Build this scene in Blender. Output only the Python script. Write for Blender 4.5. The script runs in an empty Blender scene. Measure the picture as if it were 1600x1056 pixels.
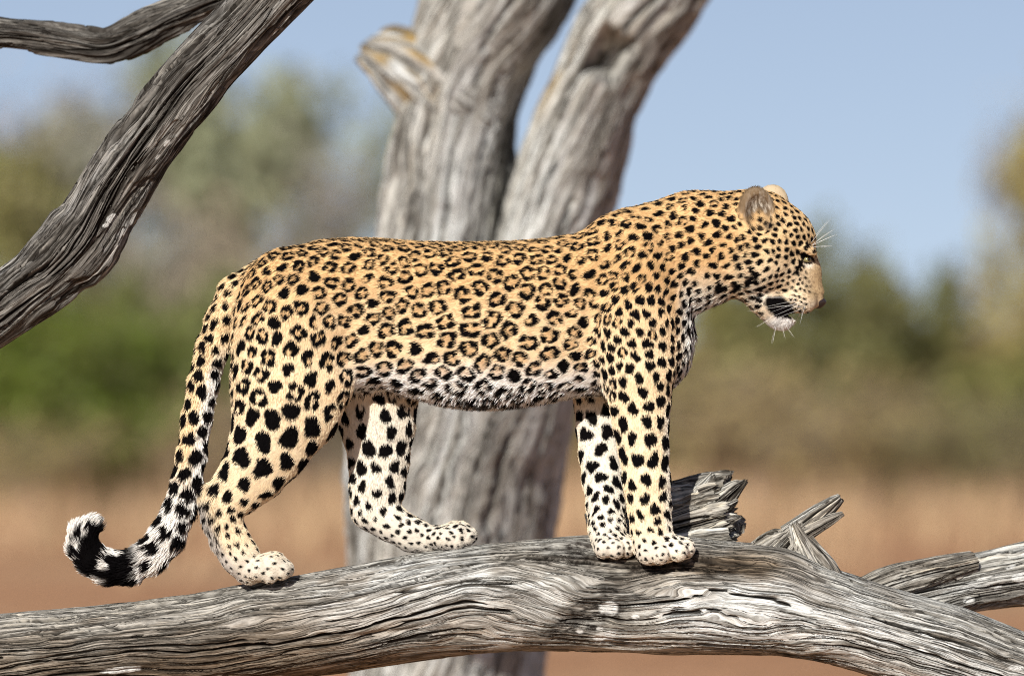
import bpy, math, random, time
import numpy as np
from mathutils import Vector

T0 = time.time()
scene = bpy.context.scene
COL = scene.collection
rng = np.random.default_rng(7)

# ------------------------------------------------------------------ camera, sky, sun, exposure
S = 0.00135          # metres per photograph pixel at the leopard's distance
DIST = 12.0          # metres from the lens to the leopard
ZC = 1.75            # camera height above the soil
cam_d = bpy.data.cameras.new('camera')
cam = bpy.data.objects.new('camera', cam_d)
COL.objects.link(cam)
cam.location = (0, -DIST, ZC)
cam.rotation_euler = (math.pi / 2, 0, 0)
cam_d.sensor_width = 36
cam_d.lens = 36 * DIST / (1600 * S)
cam_d.clip_start = 0.5
cam_d.clip_end = 6000
cam_d.dof.use_dof = True
cam_d.dof.focus_distance = DIST - 0.09
cam_d.dof.aperture_fstop = cam_d.lens / 92.0
scene.camera = cam

SUN_ELEV = math.radians(29)
SUN_AZ = math.radians(17)       # the sun stands behind the camera, this far to its left
sun_dir = Vector((-math.sin(SUN_AZ) * math.cos(SUN_ELEV), -math.cos(SUN_AZ) * math.cos(SUN_ELEV), math.sin(SUN_ELEV)))
world = bpy.data.worlds.new('World')
scene.world = world
world.use_nodes = True
wn = world.node_tree.nodes
wl = world.node_tree.links
bg = wn['Background']
sky = wn.new('ShaderNodeTexSky')
sky.sky_type = 'NISHITA'
sky.sun_disc = False
sky.sun_elevation = SUN_ELEV
sky.sun_rotation = math.atan2(sun_dir.x, sun_dir.y)
sky.altitude = 1100
sky.air_density = 1.0
sky.dust_density = 1.0
sky.ozone_density = 1.0
# the air over the dry bush stays clear blue right down to the tree tops: look up the sky a little above the true elevation
wtc = wn.new('ShaderNodeTexCoord')
wad = wn.new('ShaderNodeVectorMath'); wad.operation = 'ADD'; wad.inputs[1].default_value = (0, 0, 0.135)
wno = wn.new('ShaderNodeVectorMath'); wno.operation = 'NORMALIZE'
wl.new(wtc.outputs['Generated'], wad.inputs[0]); wl.new(wad.outputs[0], wno.inputs[0]); wl.new(wno.outputs[0], sky.inputs['Vector'])
wti = wn.new('ShaderNodeMixRGB'); wti.blend_type = 'MULTIPLY'; wti.inputs[0].default_value = 1.0
wti.inputs[2].default_value = (1.17, 0.985, 0.92, 1)      # dry season dust takes the green out of the blue
wl.new(sky.outputs[0], wti.inputs[1]); wl.new(wti.outputs[0], bg.inputs[0])
bg.inputs[1].default_value = 0.094
sun_d = bpy.data.lights.new('sun', 'SUN')
sun_d.energy = 5.0
sun_d.angle = math.radians(0.53)
sun_d.color = (1.0, 0.96, 0.90)
sun = bpy.data.objects.new('sun', sun_d)
COL.objects.link(sun)
sun.rotation_euler = (-sun_dir).to_track_quat('-Z', 'Y').to_euler()
scene.view_settings.view_transform = 'Standard'
scene.view_settings.look = 'None'
scene.view_settings.exposure = 0.22
scene.view_settings.gamma = 1.0
scene.render.engine = 'CYCLES'
scene.cycles.use_denoising = True
scene.cycles.denoising_prefilter = 'NONE'
scene.cycles.filter_width = 1.05
scene.cycles.max_bounces = 6
scene.cycles.diffuse_bounces = 3
scene.cycles.glossy_bounces = 2
scene.cycles.transmission_bounces = 4
scene.cycles.caustics_reflective = False
scene.cycles.caustics_refractive = False
scene.cycles_curves.shape = 'RIBBONS'
scene.cycles_curves.subdivisions = 2


# ------------------------------------------------------------------ helpers
def at(px, py, y=0.0):
    k = (DIST + y) / DIST
    return np.array([(px - 800) * S * k, y, ZC + (528 - py) * S * k])


def tag(o, label=None, cat=None, group=None, kind=None):
    if label: o['label'] = label
    if cat: o['category'] = cat
    if group: o['group'] = group
    if kind: o['kind'] = kind
    return o


def empty(name, loc):
    o = bpy.data.objects.new(name, None)
    COL.objects.link(o)
    o.location = loc
    return o


def mesh_obj(name, verts, faces, mat=None, parent=None, smooth=True, attrs=None):
    """verts in world space; a parent is an unrotated Empty, so only its location is taken off."""
    verts = np.asarray(verts, dtype=np.float32)
    if parent is not None:
        base = np.array(parent.location)
        pp = parent.parent
        while pp is not None:
            base = base + np.array(pp.location)
            pp = pp.parent
        verts = verts - base.astype(np.float32)
    me = bpy.data.meshes.new(name)
    faces = np.asarray(faces)
    if faces.dtype != object:
        nf, w = faces.shape
        me.vertices.add(len(verts))
        me.vertices.foreach_set('co', verts.ravel())
        me.loops.add(nf * w)
        me.loops.foreach_set('vertex_index', faces.astype(np.int32).ravel())
        me.polygons.add(nf)
        me.polygons.foreach_set('loop_start', np.arange(0, nf * w, w, dtype=np.int32))
        me.update(calc_edges=True)
    else:
        me.from_pydata([tuple(v) for v in verts], [], [tuple(f) for f in faces])
    me.validate()
    if smooth:
        me.polygons.foreach_set('use_smooth', np.ones(len(me.polygons), dtype=bool))
    for nm, (kind, arr) in (attrs or {}).items():
        a = me.attributes.new(nm, kind, 'POINT')
        key = {'FLOAT': 'value', 'FLOAT_VECTOR': 'vector', 'FLOAT_COLOR': 'color'}[kind]
        a.data.foreach_set(key, np.asarray(arr, dtype=np.float32).ravel())
    if mat: me.materials.append(mat)
    o = bpy.data.objects.new(name, me)
    COL.objects.link(o)
    if parent is not None: o.parent = parent
    return o


def _hash(ix, iy, iz, seed):
    h = ix * np.uint32(374761393) + iy * np.uint32(668265263) + iz * np.uint32(2147483647) + np.uint32((seed * 1274126177) & 0xFFFFFFFF)
    h = (h ^ (h >> np.uint32(13))) * np.uint32(1274126177)
    h = (h ^ (h >> np.uint32(16))) * np.uint32(2246822519)
    return ((h ^ (h >> np.uint32(15))) & np.uint32(0xFFFFFF)).astype(np.float32) * np.float32(1 / 8388608.0) - np.float32(1.0)


def noise(x, y, z=None, seed=0):
    """value noise in -1..1"""
    x = np.asarray(x, np.float32); y = np.asarray(y, np.float32)
    z = np.zeros_like(x) if z is None else np.asarray(z, np.float32)
    x, y, z = np.broadcast_arrays(x, y, z)
    fl = [np.floor(a) for a in (x, y, z)]
    I = [a.astype(np.int32).view(np.uint32) for a in fl]
    Fr = [a - f for a, f in zip((x, y, z), fl)]
    Fr = [f * f * f * (f * (f * 6 - 15) + 10) for f in Fr]
    one = np.uint32(1)
    r = 0
    for a in (0, 1):
        wx = Fr[0] if a else 1 - Fr[0]
        ixa = I[0] + one if a else I[0]
        for b in (0, 1):
            wxy = wx * (Fr[1] if b else 1 - Fr[1])
            iyb = I[1] + one if b else I[1]
            h0 = _hash(ixa, iyb, I[2], seed); h1 = _hash(ixa, iyb, I[2] + one, seed)
            r = r + wxy * (h0 + (h1 - h0) * Fr[2])
    return r


def fbm(x, y, z=None, seed=0, octs=3, gain=0.5):
    if z is None: z = np.zeros_like(x)
    r, a, f, t = 0, 1.0, 1.0, 0
    for i in range(octs):
        r = r + a * noise(x * f + 17.3 * i, y * f - 9.1 * i, z * f + 3.7 * i, seed + 31 * i)
        t += a; a *= gain; f *= 2.03
    return r / t


def sstep(a, b, x):
    t = np.clip((x - a) / (b - a), 0, 1)
    return t * t * (3 - 2 * t)


def new_mat(name):
    m = bpy.data.materials.new(name)
    m.use_nodes = True
    nt = m.node_tree
    return m, nt, nt.nodes, nt.links, nt.nodes['Principled BSDF']


def ramp(nodes, stops):
    r = nodes.new('ShaderNodeValToRGB')
    e = r.color_ramp.elements
    while len(e) < len(stops): e.new(0.5)
    for i, (p, c) in enumerate(stops):
        e[i].position = p
        e[i].color = (*c, 1)
    return r


# ------------------------------------------------------------------ materials
def wood_mat(name, dark, mid, light, tan, rough=0.85, bump=0.6, sc=1.0, bleach=(0.60, 0.585, 0.555), stain=(0.04, 0.035, 0.03), split=0.92, wd=1.0):
    """weathered timber; grain attribute = (metres along, grain ring x, grain ring y); tone -1 stained .. +1 bleached"""
    m, nt, N, L, bsdf = new_mat(name)
    at_ = N.new('ShaderNodeAttribute'); at_.attribute_name = 'grain'
    tn = N.new('ShaderNodeAttribute'); tn.attribute_name = 'tone'
    li = N.new('ShaderNodeAttribute'); li.attribute_name = 'lichen'

    def nz(scale, detail, rgh=0.55, off=0.0):
        mp = N.new('ShaderNodeMapping'); mp.inputs['Scale'].default_value = tuple(v * sc for v in scale)
        mp.inputs['Location'].default_value = (off, off * 0.7, 0)
        L.new(at_.outputs['Vector'], mp.inputs['Vector'])
        n = N.new('ShaderNodeTexNoise'); n.inputs['Scale'].default_value = 1.0
        n.inputs['Detail'].default_value = detail; n.inputs['Roughness'].default_value = rgh
        L.new(mp.outputs[0], n.inputs['Vector'])
        return n.outputs[0]

    def math_(op, a, b_=None, clamp=False):
        x = N.new('ShaderNodeMath'); x.operation = op; x.use_clamp = clamp
        for k, v in enumerate((a, b_)):
            if v is None: continue
            if isinstance(v, (int, float)): x.inputs[k].default_value = v
            else: L.new(v, x.inputs[k])
        return x.outputs[0]

    def mixc(kind, fac, a, c):
        x = N.new('ShaderNodeMixRGB'); x.blend_type = kind
        for k, v in enumerate((fac, a, c)):
            if isinstance(v, (int, float)): x.inputs[k].default_value = v
            elif isinstance(v, tuple): x.inputs[k].default_value = (*v, 1)
            else: L.new(v, x.inputs[k])
        return x.outputs[0]

    def rmp(src, stops):
        r = ramp(N, stops); L.new(src, r.inputs[0]); return r.outputs[0]

    def lines(scale, off, w0, w1, mlo, mhi):
        """thin splits that open and close along the grain: 1 = sound wood, 0 = inside a split"""
        n = nz(scale, 2.0, 0.5, off)
        d = math_('ABSOLUTE', math_('SUBTRACT', n, 0.5))
        ln = rmp(d, [(0.0, (0, 0, 0)), (w0, (0.1, 0.1, 0.1)), (w1, (1, 1, 1))])
        mk = rmp(nz((scale[0] * 2.1, scale[1] * 0.45, scale[2] * 0.45), 2.0, 0.5, off + 3.1), [(mlo, (0, 0, 0)), (mhi, (1, 1, 1))])
        return math_('SUBTRACT', 1.0, math_('MULTIPLY', math_('SUBTRACT', 1.0, ln), mk))

    fine = nz((5.5, 165, 165), 8, 0.68)
    fibre = nz((16.0, 380, 380), 3, 0.6, 1.7)
    check = nz((60, 150, 150), 4, 0.7, 2.9)
    col = rmp(fine, [(0.37, dark), (0.46, mid), (0.54, light), (0.64, tan)])
    fb = rmp(fibre, [(0.36, (0.42, 0.41, 0.40)), (0.5, (0.98, 0.97, 0.96)), (0.62, (1.3, 1.29, 1.28))])
    col = mixc('MULTIPLY', 0.9, col, fb)
    col = mixc('MULTIPLY', 0.85, col, rmp(nz((2.4, 12, 12), 3), [(0.3, (0.72, 0.66, 0.6)), (0.5, (1, 0.98, 0.96)), (0.7, (1.2, 1.18, 1.14))]))
    bl = math_('MULTIPLY', math_('MULTIPLY', tn.outputs['Fac'], 1.0, True), rmp(fine, [(0.42, (0.05, 0.05, 0.05)), (0.53, (1, 1, 1))]))
    col = mixc('MIX', bl, col, mixc('MULTIPLY', 0.85, bleach, fb))
    st = math_('MULTIPLY', math_('MULTIPLY', tn.outputs['Fac'], -1.0, True), rmp(check, [(0.42, (1, 1, 1)), (0.68, (0.3, 0.3, 0.3))]))
    col = mixc('MIX', st, col, stain)
    um = N.new('ShaderNodeAttribute'); um.attribute_name = 'umber'
    col = mixc('MULTIPLY', um.outputs['Fac'], col, (0.47, 0.38, 0.30))
    sa = N.new('ShaderNodeAttribute'); sa.attribute_name = 'split'
    s1 = math_('SUBTRACT', 1.0, sa.outputs['Fac'], True)
    s3 = lines((4.0, 130, 130), 9.9, 0.010 * wd, 0.024 * wd, 0.42, 0.54)
    s3 = math_('ADD', math_('MULTIPLY', s3, 0.5), 0.5)
    sp = math_('MULTIPLY', s1, s3)
    col = mixc('MIX', math_('MULTIPLY', math_('SUBTRACT', 1.0, sp), split), col, (0.018, 0.015, 0.012))
    col = mixc('MIX', math_('MULTIPLY', li.outputs['Fac'], 1.0, True), col, (0.36, 0.23, 0.06))
    crust = math_('MULTIPLY', math_('MULTIPLY', li.outputs['Fac'], -1.0, True), rmp(nz((150, 150, 150), 3), [(0.3, (0.55, 0.55, 0.55)), (0.5, (1, 1, 1))]))
    col = mixc('MIX', crust, col, (0.66, 0.66, 0.62))
    L.new(col, bsdf.inputs['Base Color'])
    bsdf.inputs['Roughness'].default_value = rough
    bsdf.inputs['Specular IOR Level'].default_value = 0.04
    prev = None
    for src, stg, dist in ((fine, bump, 0.007 / sc), (fibre, bump, 0.0024 / sc), (check, bump * 0.6, 0.0016 / sc), (sp, 1.0, 0.006 / sc)):
        bn = N.new('ShaderNodeBump'); bn.inputs['Strength'].default_value = stg; bn.inputs['Distance'].default_value = dist
        L.new(src, bn.inputs['Height'])
        if prev is not None: L.new(prev, bn.inputs['Normal'])
        prev = bn.outputs[0]
    L.new(prev, bsdf.inputs['Normal'])
    return m


def plain_mat(name, color, rough=0.6, spec=0.3, var=0.0, scale=40.0):
    m, nt, N, L, bsdf = new_mat(name)
    n = N.new('ShaderNodeTexNoise'); n.inputs['Scale'].default_value = scale; n.inputs['Detail'].default_value = 4
    c = np.array(color)
    r = ramp(N, [(0.3, tuple(c * (1 - var))), (0.7, tuple(np.minimum(c * (1 + var), 1)))])
    L.new(n.outputs[0], r.inputs[0]); L.new(r.outputs[0], bsdf.inputs['Base Color'])
    bsdf.inputs['Roughness'].default_value = rough
    bsdf.inputs['Specular IOR Level'].default_value = spec
    return m


def attr_mat(name, attr, rough=0.7, spec=0.15, sheen=0.0):
    m, nt, N, L, bsdf = new_mat(name)
    a = N.new('ShaderNodeAttribute'); a.attribute_name = attr
    L.new(a.outputs['Color'], bsdf.inputs['Base Color'])
    bsdf.inputs['Roughness'].default_value = rough
    bsdf.inputs['Specular IOR Level'].default_value = spec
    return m


def leaf_mat(name):
    """leaf colour from the object's own colour, varied leaf by leaf"""
    m, nt, N, L, bsdf = new_mat(name)
    oi = N.new('ShaderNodeObjectInfo')
    ge = N.new('ShaderNodeNewGeometry')
    hs = N.new('ShaderNodeHueSaturation')
    mr = N.new('ShaderNodeMapRange'); mr.inputs[3].default_value = 0.6; mr.inputs[4].default_value = 1.5
    L.new(ge.outputs['Random Per Island'], mr.inputs[0])
    mh = N.new('ShaderNodeMapRange'); mh.inputs[3].default_value = 0.48; mh.inputs[4].default_value = 0.52
    L.new(ge.outputs['Random Per Island'], mh.inputs[0])
    L.new(oi.outputs['Color'], hs.inputs['Color']); L.new(mr.outputs[0], hs.inputs['Value']); L.new(mh.outputs[0], hs.inputs['Hue'])
    L.new(hs.outputs[0], bsdf.inputs['Base Color'])
    bsdf.inputs['Roughness'].default_value = 0.6
    tr = N.new('ShaderNodeBsdfTranslucent'); L.new(hs.outputs[0], tr.inputs['Color'])
    mx = N.new('ShaderNodeMixShader'); mx.inputs[0].default_value = 0.25
    L.new(bsdf.outputs[0], mx.inputs[1]); L.new(tr.outputs[0], mx.inputs[2])
    L.new(mx.outputs[0], N['Material Output'].inputs[0])
    return m


M_LOG = wood_mat('weathered_log_wood', (0.194, 0.189, 0.168), (0.349, 0.347, 0.318), (0.485, 0.489, 0.457), (0.601, 0.584, 0.510), bump=1.0, wd=1.2, bleach=(0.698, 0.721, 0.699), split=0.97)
M_STUB = wood_mat('broken_stub_wood', (0.097, 0.089, 0.074), (0.252, 0.235, 0.202), (0.456, 0.444, 0.398), (0.660, 0.604, 0.479), bump=0.9, wd=1.9, bleach=(0.698, 0.710, 0.673), split=0.97)
M_BRANCH = wood_mat('dark_branch_wood', (0.042, 0.039, 0.034), (0.105, 0.099, 0.089), (0.21, 0.203, 0.187), (0.36, 0.343, 0.305), bump=1.0, bleach=(0.5, 0.505, 0.49), wd=2.0, split=0.98)
M_TRUNK = wood_mat('pale_trunk_wood', (0.213, 0.198, 0.168), (0.417, 0.411, 0.377), (0.582, 0.589, 0.556), (0.504, 0.462, 0.377), bump=0.9, sc=0.45, split=0.75, wd=1.6, bleach=(0.679, 0.700, 0.678))




# ------------------------------------------------------------------ ground
def make_ground():
    m, nt, N, L, bsdf = new_mat('red_savanna_soil')
    tc = N.new('ShaderNodeTexCoord')
    n1 = N.new('ShaderNodeTexNoise'); n1.inputs['Scale'].default_value = 0.22; n1.inputs['Detail'].default_value = 5
    n2 = N.new('ShaderNodeTexNoise'); n2.inputs['Scale'].default_value = 6; n2.inputs['Detail'].default_value = 6
    L.new(tc.outputs['Object'], n1.inputs['Vector']); L.new(tc.outputs['Object'], n2.inputs['Vector'])
    r1 = ramp(N, [(0.35, (0.38, 0.20, 0.105)), (0.55, (0.46, 0.255, 0.138)), (0.7, (0.44, 0.29, 0.16))])
    r2 = ramp(N, [(0.3, (0.7, 0.7, 0.7)), (0.7, (1.15, 1.15, 1.15))])
    L.new(n1.outputs[0], r1.inputs[0]); L.new(n2.outputs[0], r2.inputs[0])
    mu = N.new('ShaderNodeMixRGB'); mu.blend_type = 'MULTIPLY'; mu.inputs[0].default_value = 1
    L.new(r1.outputs[0], mu.inputs[1]); L.new(r2.outputs[0], mu.inputs[2])
    L.new(mu.outputs[0], bsdf.inputs['Base Color'])
    bsdf.inputs['Roughness'].default_value = 1.0
    bsdf.inputs['Specular IOR Level'].default_value = 0.05
    b = N.new('ShaderNodeBump'); b.inputs['Distance'].default_value = 0.05; L.new(n2.outputs[0], b.inputs['Height'])
    L.new(b.outputs[0], bsdf.inputs['Normal'])
    # radial grid, fine near, coarse far, gently uneven
    rads = np.concatenate([[0.01], np.geomspace(2, 3500, 60)])
    na = 96
    v, f = [], []
    for r in rads:
        for k in range(na):
            a = 2 * math.pi * k / na
            v.append((r * math.cos(a), r * math.sin(a), 0))
    v = np.array(v)
    v[:, 2] = 0.05 * fbm(v[:, 0] * 0.12, v[:, 1] * 0.12, seed=3) * sstep(1, 12, np.hypot(v[:, 0], v[:, 1]))
    for i in range(len(rads) - 1):
        for k in range(na):
            k2 = (k + 1) % na
            f.append((i * na + k, (i + 1) * na + k, (i + 1) * na + k2, i * na + k2))
    o = mesh_obj('ground', v, np.array(f), m)
    tag(o, 'bare reddish savanna soil', None, None, 'structure')
make_ground()


# ------------------------------------------------------------------ wood tubes
def catmull(P, n):
    """resample control rows with a centripetal-ish Catmull-Rom; P (k,d)"""
    P = np.asarray(P, float)
    k = len(P)
    d = np.linalg.norm(np.diff(P[:, :3], axis=0), axis=1)
    t = np.concatenate([[0], np.cumsum(np.maximum(d, 1e-6))])
    u = np.linspace(0, t[-1], n)
    m = np.zeros_like(P)
    m[1:-1] = (P[2:] - P[:-2]) / (t[2:] - t[:-2])[:, None]
    m[0] = (P[1] - P[0]) / (t[1] - t[0]); m[-1] = (P[-1] - P[-2]) / (t[-1] - t[-2])
    i = np.clip(np.searchsorted(t, u, side='right') - 1, 0, k - 2)
    h = (t[i + 1] - t[i]); x = ((u - t[i]) / h)[:, None]; h = h[:, None]
    h00 = 2 * x**3 - 3 * x**2 + 1; h10 = x**3 - 2 * x**2 + x; h01 = -2 * x**3 + 3 * x**2; h11 = x**3 - x**2
    return h00 * P[i] + h10 * h * m[i] + h01 * P[i + 1] + h11 * h * m[i + 1]


def wood_tube(name, ctrl, nseg, nang, mat, parent, seed=1, lump=0.006, furrow=0.004, crack=0.005, flake=0.0, ffreq=26.0, cfreq=16.0,
              warp=0.25, wob=0.035, warp_fn=None, tone_fn=None, lichen_fn=None, crust=(), umber_fn=None, cwid=0.0025, shear=0.0, disp_fn=None, jag_end=0.0, jag_start=0.0, dense=0.5, twist=0.0):
    """ctrl rows: px, py, radius px, depth y, depth ratio.  A closed, grained, furrowed limb."""
    rows = []
    for c in ctrl:
        px, py, r, y = c[:4]
        ky = c[4] if len(c) > 4 else 1.0
        p = at(px, py, y)
        rows.append((*p, r * S * (DIST + y) / DIST, ky))
    R = catmull(rows, nseg)
    C, rad, ky = R[:, :3], np.maximum(R[:, 3], 0.001), R[:, 4]
    Tn = np.gradient(C, axis=0); Tn /= np.linalg.norm(Tn, axis=1)[:, None]
    B = np.tile(np.array([0, -1.0, 0]), (nseg, 1)); B -= (B * Tn).sum(1)[:, None] * Tn; B /= np.linalg.norm(B, axis=1)[:, None]
    Nn = np.cross(Tn, B)
    s = np.concatenate([[0], np.cumsum(np.linalg.norm(np.diff(C, axis=0), axis=1))])
    Ltot = s[-1]
    t = np.linspace(0, 2 * math.pi, nang, endpoint=False)
    th = t + dense * np.cos(t)
    SS, TH = np.meshgrid(s, th, indexing='ij')
    RM = float(rad.mean())
    # grain lines wander: warp the ring angle along the limb
    cs, sn = np.cos(TH), np.sin(TH)
    W = warp * fbm(SS * 3.0, cs * 1.3, sn * 1.3, seed + 5, 2) + twist * SS
    W = W + wob * (noise(SS * 13.0, cs * 5, sn * 5, seed + 7) + 0.5 * noise(SS * 31.0, cs * 9, sn * 9, seed + 9))
    if warp_fn is not None:
        W = W + warp_fn(SS, TH, C, rad)
    THW = TH + W
    cw, sw = np.cos(THW), np.sin(THW)
    big = fbm(SS * 5.5, cs * 1.6, sn * 1.6, seed, 3)
    kf = RM * ffreq
    f1 = fbm(SS * 3.0, cw * kf, sw * kf, seed + 11, 2)
    f2 = fbm(SS * 8.0, cw * kf * 2.4, sw * kf * 2.4, seed + 23, 2)
    def cracks(fs, k, sd, wid, lo):
        """splits of even width (metres) that taper out along the grain"""
        c = noise(SS * fs, cw * k, sw * k, seed + sd)
        m = noise(SS * fs * 1.7 + 5, cw * k * 0.6, sw * k * 0.6, seed + sd + 2)
        gth = np.gradient(c, axis=1) / (np.gradient(TH, axis=1) * rad[:, None])
        gss = np.gradient(c, axis=0) / (np.gradient(SS, axis=0) + 1e-9)
        dist = np.abs(c) / np.maximum(np.sqrt(gth ** 2 + gss ** 2), 0.25 * k / max(RM, 1e-4))
        w = wid * sstep(lo, lo + 0.5, m) * (1 + 0.5 * noise(SS * 40, cw * k, sw * k, seed + sd + 4))
        w = w * sstep(0.6, 0.9, np.abs(gth) / (np.sqrt(gth ** 2 + (3 * gss) ** 2) + 1e-9))
        return 1 - sstep(0.45, 1.0, dist / np.maximum(w, 1e-6))
    kc = RM * cfreq
    pn = fbm(SS * 6.0, cw * kc * 0.55, sw * kc * 0.55, seed + 61, 3)
    plate = sstep(0.02, 0.10, pn) * 0.6 + sstep(0.22, 0.28, pn) * 0.6
    g0 = cracks(1.3, kc * 0.42, 37, cwid * 1.8, -0.5)
    g1 = cracks(1.9, kc * 0.9, 41, cwid * 1.15, -0.75)
    g2 = cracks(3.4, kc * 1.7, 47, cwid * 0.75, -0.6)
    g3 = cracks(5.0, kc * 2.9, 53, cwid * 0.5, -0.45)
    SPL = np.maximum(np.maximum(g0, g1), np.maximum(0.85 * g2, 0.7 * g3))
    D = lump * big - flake * plate + furrow * f1 * 1.1 + furrow * 0.55 * f2 - crack * 1.3 * g0 - crack * 0.75 * g1 - crack * 0.36 * g2
    if disp_fn is not None:
        D = D + disp_fn(SS, TH, C, rad)
    rr = np.maximum(rad[:, None] + D, rad[:, None] * 0.25)
    Px = C[:, None, :] + (rr * cs)[..., None] * Nn[:, None, :] + (rr * sn * ky[:, None])[..., None] * B[:, None, :]
    if shear: Px = Px + (rr * sn * ky[:, None] * -shear)[..., None] * Nn[:, None, :]
    # splintered ends: each grain column stops at its own length
    if jag_end > 0:
        j = fbm(cs[0] * 4.0, sn[0] * 4.0, seed=seed + 71, octs=4, gain=0.8)
        j2 = fbm(cs[0] * 1.1, sn[0] * 1.1, seed=seed + 75, octs=1)
        w = np.clip((SS - (Ltot - 2.2 * jag_end)) / (2.2 * jag_end), 0, 1)
        Px = Px + (w * (j * 0.7 + j2 * 0.8)[None, :] * jag_end)[..., None] * Tn[-1][None, None, :]
    if jag_start > 0:
        j = fbm(cs[0] * 4.0, sn[0] * 4.0, seed=seed + 73, octs=4, gain=0.8)
        w = np.clip(1 - SS / (2.2 * jag_start), 0, 1)
        Px = Px - (w * j[None, :] * jag_start)[..., None] * Tn[0][None, None, :]
    tone = np.zeros_like(SS) if tone_fn is None else tone_fn(SS, TH, C, rad)
    LI0 = np.zeros_like(SS) if lichen_fn is None else lichen_fn(SS, TH, C, rad)
    if len(crust):
        kk = DIST / (DIST + Px[..., 1]) / S
        qx, qy = 800 + Px[..., 0] * kk, 528 - (Px[..., 2] - ZC) * kk
        nn = 0.28 * fbm(qx / 7, qy / 7, seed=seed + 99, octs=3)
        for (cx, cy, rx, ry, rot) in crust:
            dx, dy = qx - cx, qy - cy
            uu, vv = dx * math.cos(rot) - dy * math.sin(rot), dx * math.sin(rot) + dy * math.cos(rot)
            LI0 = np.minimum(LI0, -sstep(1.12, 0.86, np.hypot(uu / rx, vv / ry) + nn) * (sn > 0.05))
    V = Px.reshape(-1, 3)
    G = np.stack([SS, cw * RM, sw * RM], -1).reshape(-1, 3)
    TO = tone.reshape(-1)
    LI = LI0.reshape(-1)
    SPF = SPL.reshape(-1)
    UM = (np.zeros_like(SS) if umber_fn is None else umber_fn(SS, TH, C, rad)).reshape(-1)
    i, j = np.meshgrid(np.arange(nseg - 1), np.arange(nang), indexing='ij')
    a = i * nang + j; b = i * nang + (j + 1) % nang
    F = np.stack([a, a + nang, b + nang, b], -1).reshape(-1, 4)[:, ::-1]
    # hollow end caps: three rings that draw in
    Vs, Gs, Ts, Fs = [V], [G], [TO], [F]
    base = len(V)
    for end, row, sgn in ((True, nseg - 1, 1), (False, 0, -1)):
        prev = np.arange(nang) + row * nang
        ctr = C[row]
        for q, dep in ((0.82, 0.12), (0.5, 0.30), (0.2, 0.42), (0.02, 0.46)):
            ring = ctr + (Px[row] - ctr) * q
            if (end and jag_end > 0) or (not end and jag_start > 0):
                ring = ring - sgn * Tn[row] * rad[row] * dep + (fbm(cs[0] * 3 + q * 5, sn[0] * 3, seed=seed + 90, octs=2)[:, None] * rad[row] * 0.22 * (1 - q)) * Tn[row]
            idx = base + np.arange(nang)
            g = G[row * nang:(row + 1) * nang] * q + np.array([0.3, 0, 0]) * q
            Vs.append(ring); Gs.append(g); Ts.append(TO[row * nang:(row + 1) * nang])
            f = np.stack([prev, np.roll(prev, -1), np.roll(idx, -1), idx], -1)
            Fs.append(f if not end else f[:, ::-1])
            if not end: Fs[-1] = f
            prev = idx; base += nang
    SPF = np.concatenate([SPF, np.zeros(sum(map(len, Vs)) - len(SPF))])
    UM = np.concatenate([UM, np.zeros(sum(map(len, Vs)) - len(UM))])
    LI = np.concatenate([LI, np.zeros(sum(map(len, Vs)) - len(LI))])
    V = np.concatenate(Vs); G = np.concatenate(Gs); TO = np.concatenate(Ts); F = np.concatenate(Fs)
    return mesh_obj(name, V, F, mat, parent, attrs={'grain': ('FLOAT_VECTOR', G), 'tone': ('FLOAT', TO), 'lichen': ('FLOAT', LI), 'umber': ('FLOAT', UM), 'split': ('FLOAT', SPF)})


# ------------------------------------------------------------------ the fallen log the leopard stands on
LOG_TOP = [(-120, 966), (0, 956), (100, 949), (200, 939), (300, 926), (380, 912), (460, 898), (550, 881), (640, 864), (730, 852), (800, 846),
           (860, 840), (920, 832), (1000, 834), (1080, 838), (1140, 846), (1190, 846), (1230, 852), (1270, 876), (1340, 900), (1400, 918), (1500, 946), (1600, 986), (1720, 1035)]
LOG_BOT = [(-120, 1125), (0, 1112), (100, 1100), (200, 1090), (300, 1082), (400, 1069), (500, 1056), (600, 1041), (700, 1028), (800, 1021), (900, 1022),
           (1000, 1023), (1100, 1023), (1180, 1024), (1240, 1032), (1300, 1042), (1350, 1057), (1450, 1090), (1600, 1135), (1720, 1165)]
LOG_Y = [(-120, 0.02), (300, 0.0), (700, 0.01), (1000, 0.008), (1250, 0.01), (1720, 0.0)]


def lerp(tab, x):
    tab = np.array(tab, float)
    return np.interp(x, tab[:, 0], tab[:, 1])


def log_ctrl():
    rows = []
    for px in np.arange(-120, 1721, 46):
        tp, bt = lerp(LOG_TOP, px), lerp(LOG_BOT, px)
        slope = (lerp(LOG_TOP, px + 40) + lerp(LOG_BOT, px + 40) - lerp(LOG_TOP, px - 40) - lerp(LOG_BOT, px - 40)) / 160
        c = math.cos(math.atan(slope))
        rows.append((px, (tp + bt) / 2, (bt - tp) / 2 * c - 1.5, lerp(LOG_Y, px), 1.0))
    return rows


def log_px(SS, TH, C, rad):
    """photo-pixel style coordinates of the side that faces the viewer (only for sizing the stains and knots)"""
    px = C[:, 0][:, None] / S + 800 + 0 * SS
    py = 528 - ((C[:, 2] - ZC)[:, None] + rad[:, None] * np.cos(TH)) / S
    front = np.sin(TH)
    return px, py, front


def gauss(px, py, x, y, sx, sy, rot=0.0):
    c, s_ = math.cos(rot), math.sin(rot)
    dx, dy = px - x, py - y
    u, v = dx * c + dy * s_, -dx * s_ + dy * c
    return np.exp(-(u / sx) ** 2 - (v / sy) ** 2)


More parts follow.
